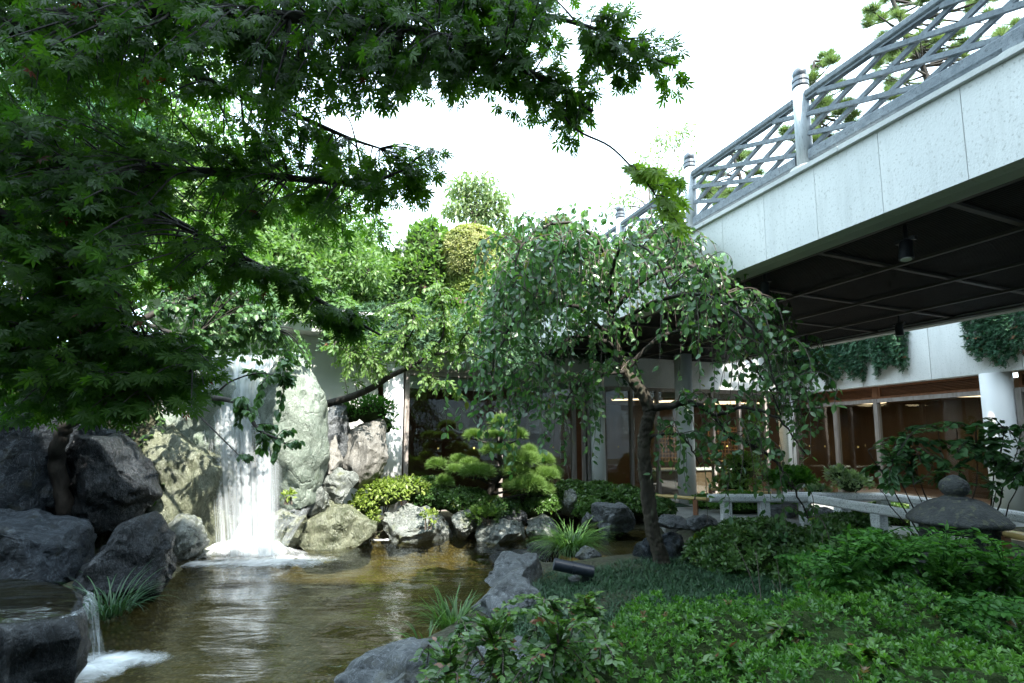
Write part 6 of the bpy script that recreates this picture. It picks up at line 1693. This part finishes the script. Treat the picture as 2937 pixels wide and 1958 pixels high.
# spreading juniper draped over the roof edge
def draped(name, label, x0, x1, n, mat, leaf, seed, back=1.6, over=.9, cat='shrub', tmpl=TS, lump=.18, top=.45):
    r = np.random.default_rng(seed); t_ = thing(name, label, cat, (x0, lw_y(x0) + .5, 4.0))
    x = x0 + (x1 - x0) * r.random(n); g = np.where(r.random(n) < .35, -over * r.random(n), back * r.random(n))
    y = lw_y(x) + .10 + g
    nz = vnoise(np.column_stack([x, y, np.zeros(n)]), 1.6, seed)
    prof = np.where(g < .0, -(np.abs(g) ** 2) * 1.1, 0.0)
    env = np.clip(1 - ((x - (x0 + x1) / 2) / ((x1 - x0) / 2)) ** 4, 0, 1)
    z = np.maximum(surf_z(x, np.maximum(y, lw_y(x) + .36)) , 4.2) - .12 + (top * env + lump * nz) * np.clip(1 - (g / back) ** 4, 0, 1) + prof - .12 * r.random(n)
    nn = np.column_stack([r.normal(size=n) * .5, -.55 + r.normal(size=n) * .4 - .8 * (g < 0), .8 + .2 * r.random(n)])
    tip = np.column_stack([r.normal(size=n) * .5, -.6 + r.normal(size=n) * .4, .1 + r.normal(size=n) * .4 - .5 * (g < 0)])
    tint = np.clip(.2 + .5 * r.random(n) + .5 * nz, 0, .955); tint[r.random(n) < .006] = 1
    leaves('foliage', np.column_stack([x, y, z]), tip, nn, leaf * r.uniform(.6, 1.2, n), tmpl, mat, t_, tint)
    mb = MB()
    for k in range(6):
        xx = x0 + (x1 - x0) * (k + .5) / 6; mb.tube([(xx, lw_y(xx) + 1.2, surf_z(xx, lw_y(xx) + 1.2)), (xx + .1, lw_y(xx) + .3, 4.45), (xx + .1, lw_y(xx) + .05, 4.2)], [.03, .02, .008], 5)
    mb.build('stems', M['twig'], t_)
draped('spreading_juniper', 'blue-green juniper spreading over the roof edge above the white wall', -3.6, 0.3, 17000, M['juniper'], .19, 401, back=3.0)
draped('spreading_juniper', 'blue-green juniper over the roof edge behind the cherry crown', -0.1, 2.8, 10000, M['juniper'], .19, 403, back=3.0)
draped('roof_edge_bush', 'yellow-green leafy bush over the roof edge above the waterfall', -6.6, -3.0, 11000, M['hill'], .16, 405, back=3.0, tmpl=TL, top=.7)
# clipped mounds on the terrace above
def ell_on(px, py, d, hw, hh, dy=.8):
    c = P(px, py, d); k = d / FPX; return (c.x, c.y, c.z, hw * k, dy, hh * k)
shrub('clipped_mound', 'yellow-green clipped mound with tan crown on the roof terrace', [ell_on(1375, 800, 13.2, 112, 152, .9), ell_on(1420, 840, 12.8, 85, 70, .7)], 9000, TR5, M['clipped'], .13, 411, zflip=-.8, lump=.05, tilt=.35, inner=.1, tb=(.2, .95), corek=.92)
shrub('tan_clipped_mound', 'tan dry-leaved dome on top of the clipped mound', [ell_on(1348, 745, 12.95, 88, 98, .85)], 4200, TR5, M['clipped_tan'], .12, 413, zflip=-.8, lump=.04, tilt=.35, inner=.1, corek=.93)
shrub('glossy_terrace_shrub', 'green glossy shrub left of the clipped mound on the roof terrace', [ell_on(1228, 780, 13.1, 98, 150, .8), ell_on(1190, 810, 12.8, 75, 85, .7)], 6000, TL, M['hill'], .17, 415, zflip=-.8, lump=.12, mode='leaf', inner=.3, corek=.88)
shrub('soft_terrace_shrub', 'soft green shrub right of the clipped mound on the roof terrace', [ell_on(1465, 790, 13.5, 65, 125, .8), ell_on(1520, 830, 13.3, 70, 100, .8), ell_on(1600, 850, 13.2, 80, 100, .8)], 4800, TS, M['walltree'], .2, 417, zflip=-.8, lump=.15, mode='leaf', inner=.3)
shrub('round_topped_pine', 'small rounded tree showing above the cherry crown', [ell_on(1600, 662, 14.5, 42, 36, .5)], 900, TN, M['pine_far'], .2, 419, 'tree', lump=.15)
fence_ = thing('bamboo_edging', 'weathered timber edging below the clipped mounds', 'edging', P(1250, 835, 12.0))
for k in range(10):
    a_, b_ = P(1150 + k * 30, 800 + k * 11.2, 12.3), P(1179 + k * 30, 800 + k * 11.2 + 10.5, 12.3)
    MB().beam(a_, b_, .05, .10).build('board', M['wood_dark'], fence_)
# white branching shrine post beside the glossy shrub
pp_ = P(1158, 700, 12.6)
MB_ = MB(); 
wp = thing('bare_tree_stump', 'pale bare trunk with short stubs left of the glossy terrace shrub', 'tree stump', P(1158, 760, 12.6))
MB().tube([P(1156, 770, 12.6), P(1157, 700, 12.6), P(1160, 635, 12.6)], [.12, .10, .09], 10).build('trunk', M['concrete_trim'], wp, smooth=True)
MB().tube([P(1157, 715, 12.6), P(1130, 708, 12.6)], [.05, .04], 8).build('stub', M['concrete_trim'], wp)
MB().tube([P(1157, 715, 12.6), P(1178, 705, 12.6)], [.05, .04], 8).build('stub', M['concrete_trim'], wp)
# trees behind
def leafy_tree(name, label, base, clumps, n, mat, leaf, seed, tmpl=TLL, trunk_r=.12, hang=.4, group=None):
    r = np.random.default_rng(seed); t_ = thing(name, label, 'tree', base, group)
    mb = MB(); pos, tip, nor, tint = [], [], [], []
    cs = [Vector(c[:3]) for c in clumps]; mid = sum(cs, Vector()) / len(cs)
    fork_ = base.lerp(mid, .55)
    mb.tube(smooth_path([base, base.lerp(fork_, .5) + Vector((.1, 0, 0)), fork_], 4), [trunk_r * (1 - .05 * i) for i in range(9)], 8)
    for c in clumps:
        cc = Vector(c[:3]); rr_ = c[3]
        mb.tube(smooth_path([fork_, fork_.lerp(cc, .5) + Vector((0, 0, .2)), cc], 4), [trunk_r * .5 * (1 - .1 * i) for i in range(9)], 6)
        for k in range(5):
            d = Vector(r.normal(size=3)).normalized() * rr_ * .8; mb.tube([cc, cc + d * .5 + Vector((0, 0, .05)), cc + d], [trunk_r * .12, trunk_r * .08, trunk_r * .04], 4, cap=False)
        m = int(n * rr_ ** 2 / sum(q[3] ** 2 for q in clumps))
        d = nrm(r.normal(size=(m, 3))); rad = rr_ * r.random(m) ** .45
        lm = 1 + .35 * vnoise(d * 1.8, 1, seed + rr_)
        pos.append(np.array(cc) + d * (rad * lm)[:, None] * np.array([1, 1, .85])); tip.append(d * .5 + r.normal(size=(m, 3)) * .5 + np.array([0, 0, -hang])); nor.append(r.normal(size=(m, 3)) * .6 + np.array([0, 0, .7])); tint.append(np.clip(r.random(m) * .6 + .3 * vnoise(d * 2, 1, seed) + .2, 0, .95))
    mb.build('trunk', M['twig'], t_, smooth=True)
    m = sum(len(p) for p in pos)
    leaves('crown', np.vstack(pos), np.vstack(tip), np.vstack(nor), leaf * r.uniform(.6, 1.2, m), tmpl, mat, t_, np.concatenate(tint))
def cl_(px, py, d, hw): c = P(px, py, d); return (c.x, c.y, c.z, hw * d / FPX)
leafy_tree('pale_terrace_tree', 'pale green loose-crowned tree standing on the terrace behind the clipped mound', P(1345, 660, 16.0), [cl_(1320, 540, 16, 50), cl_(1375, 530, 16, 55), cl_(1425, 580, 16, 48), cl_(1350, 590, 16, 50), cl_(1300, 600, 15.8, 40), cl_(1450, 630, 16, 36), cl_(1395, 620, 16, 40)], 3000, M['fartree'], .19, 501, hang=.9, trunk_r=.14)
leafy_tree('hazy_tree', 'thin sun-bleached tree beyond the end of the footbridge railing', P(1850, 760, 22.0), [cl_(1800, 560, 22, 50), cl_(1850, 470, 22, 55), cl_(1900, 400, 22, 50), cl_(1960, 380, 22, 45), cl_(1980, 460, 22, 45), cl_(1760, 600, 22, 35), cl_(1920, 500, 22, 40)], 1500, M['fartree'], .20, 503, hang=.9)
HT = [('hillside_tree', 'tall shaded tree high on the hill behind the top of the maple', 'hill', [(-60, 120, 13, 140), (80, 60, 13, 130), (230, 30, 13, 130), (380, 50, 13, 120), (520, 110, 13, 110), (620, 220, 12.8, 100), (-80, 320, 12.5, 150)], 7500, TLL, .18),
      ('hillside_conifer', 'blue-green conifer on the hill seen through the maple at the upper left', 'hill_blue', [(180, 240, 11.5, 130), (330, 280, 11.5, 120), (250, 400, 11.3, 140), (110, 360, 11.2, 120), (400, 420, 11.3, 110)], 6500, TS, .30),
      ('hillside_tree', 'yellow-green tree on the hill behind the middle of the maple', 'hill', [(480, 330, 12.0, 120), (600, 420, 12, 130), (720, 520, 12, 120), (480, 500, 11.8, 130), (620, 580, 11.8, 130), (820, 580, 12, 110), (740, 680, 11.5, 110)], 9500, TLL, .17),
      ('hillside_tree', 'bright tree on the hill above the spreading juniper', 'hill', [(900, 640, 12.3, 100), (1000, 720, 11.5, 100), (850, 740, 11.2, 110), (1060, 660, 12.6, 80), (960, 560, 12.8, 80), (1060, 780, 11.2, 80), (950, 800, 11, 90)], 8500, TLL, .15),
      ('hillside_tree', 'green tree low on the hill behind the plum crown', 'hill', [(120, 620, 9.6, 120), (300, 640, 9.6, 120), (450, 720, 9.8, 120), (620, 740, 10, 110), (760, 800, 10, 80), (60, 760, 9.4, 110)], 6000, TLL, .15)]
for k, (nm, lab, mt_, cls, n, tm, lf) in enumerate(HT):
    c0_ = cls[0]; leafy_tree(nm, lab, P(c0_[0] + 120, c0_[1] + 520, c0_[2] + .3), [cl_(*c) for c in cls], n, M[mt_], lf, 520 + k, tm, .16, hang=.3, group='trees on the hill' if nm == 'hillside_tree' else None)
# ground cover on the hill and terrace
n = 34000
x = rng.uniform(-11.5, 3.8, n); g = rng.uniform(.5, 7.5, n); y = 8.584 + (x + 6.2) * .4626 + .35 + g; z = surf_z(x, y) + .05 + .30 * rng.random(n)
o = leaves('hillside_cover', np.column_stack([x, y, z]), rng.normal(size=(n, 3)) + np.array([0, -.4, .3]), rng.normal(size=(n, 3)) * .5 + np.array([0, -.3, .9]), .16 * rng.uniform(.6, 1.2, n), TLL, M['hill'], None, rng.random(n) * .95, kind='stuff')
tag(o, 'mixed leafy ground cover over the terraced hillside', 'ground cover')
n = 16000
x = rng.uniform(-9.5, -4.0, n); y = rng.uniform(5.0, 13, n); z = height(x, y)
ok = z > .6; x, y, z = x[ok], y[ok], z[ok]; n = len(x)
o = leaves('bank_cover', np.column_stack([x, y, z + .05 + .25 * rng.random(n)]), rng.normal(size=(n, 3)) + np.array([0.3, -.4, .3]), rng.normal(size=(n, 3)) * .5 + np.array([.2, -.3, .9]), .15 * rng.uniform(.6, 1.2, n), TLL, M['hill'], None, rng.random(n) * .95, kind='stuff')
tag(o, 'leafy ground cover on the bank behind the waterfall', 'ground cover')
# pines seen through the bridge railing
def far_pine(label, d, poly, n, trunk, seed):
    r = np.random.default_rng(seed)
    pads_ = []
    for (px, py) in poly_sample(poly, n):
        dd = d + r.uniform(-.7, .7); k = dd / FPX; hw = r.uniform(24, 44)
        pads_.append((P(px, py, dd), hw * k, hw * k * .8, hw * k * r.uniform(.30, .5)))
    tp = [P(x, y, d) for x, y in trunk]
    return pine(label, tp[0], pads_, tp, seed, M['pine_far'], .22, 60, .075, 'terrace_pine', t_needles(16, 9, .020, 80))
far_pine('pine behind the tall middle railing post', 10.5, [(2290, 170), (2360, 150), (2420, 190), (2440, 300), (2470, 420), (2420, 470), (2290, 480), (2250, 440), (2270, 280)], 48, [(2335, 640), (2322, 480), (2345, 350), (2325, 260), (2335, 175)], 71)
far_pine('large pine behind the railing at the upper right', 9.6, [(2460, 100), (2500, 0), (2560, -60), (2937, -60), (2937, 120), (2840, 220), (2700, 330), (2600, 340), (2520, 250)], 85, [(2640, 600), (2620, 380), (2660, 240), (2610, 120), (2560, 0), (2540, -60)], 73)
far_pine('small pine behind the railing between the two posts', 11.5, [(2060, 440), (2140, 420), (2210, 480), (2200, 560), (2080, 590), (2000, 560), (2010, 500)], 34, [(2110, 760), (2105, 600), (2125, 520), (2095, 430)], 75)
print('triangles', sum(len(o.data.polygons) * (1 if o.data.polygons and o.data.polygons[0].loop_total == 3 else 2) for o in bpy.data.objects if o.type == 'MESH'))
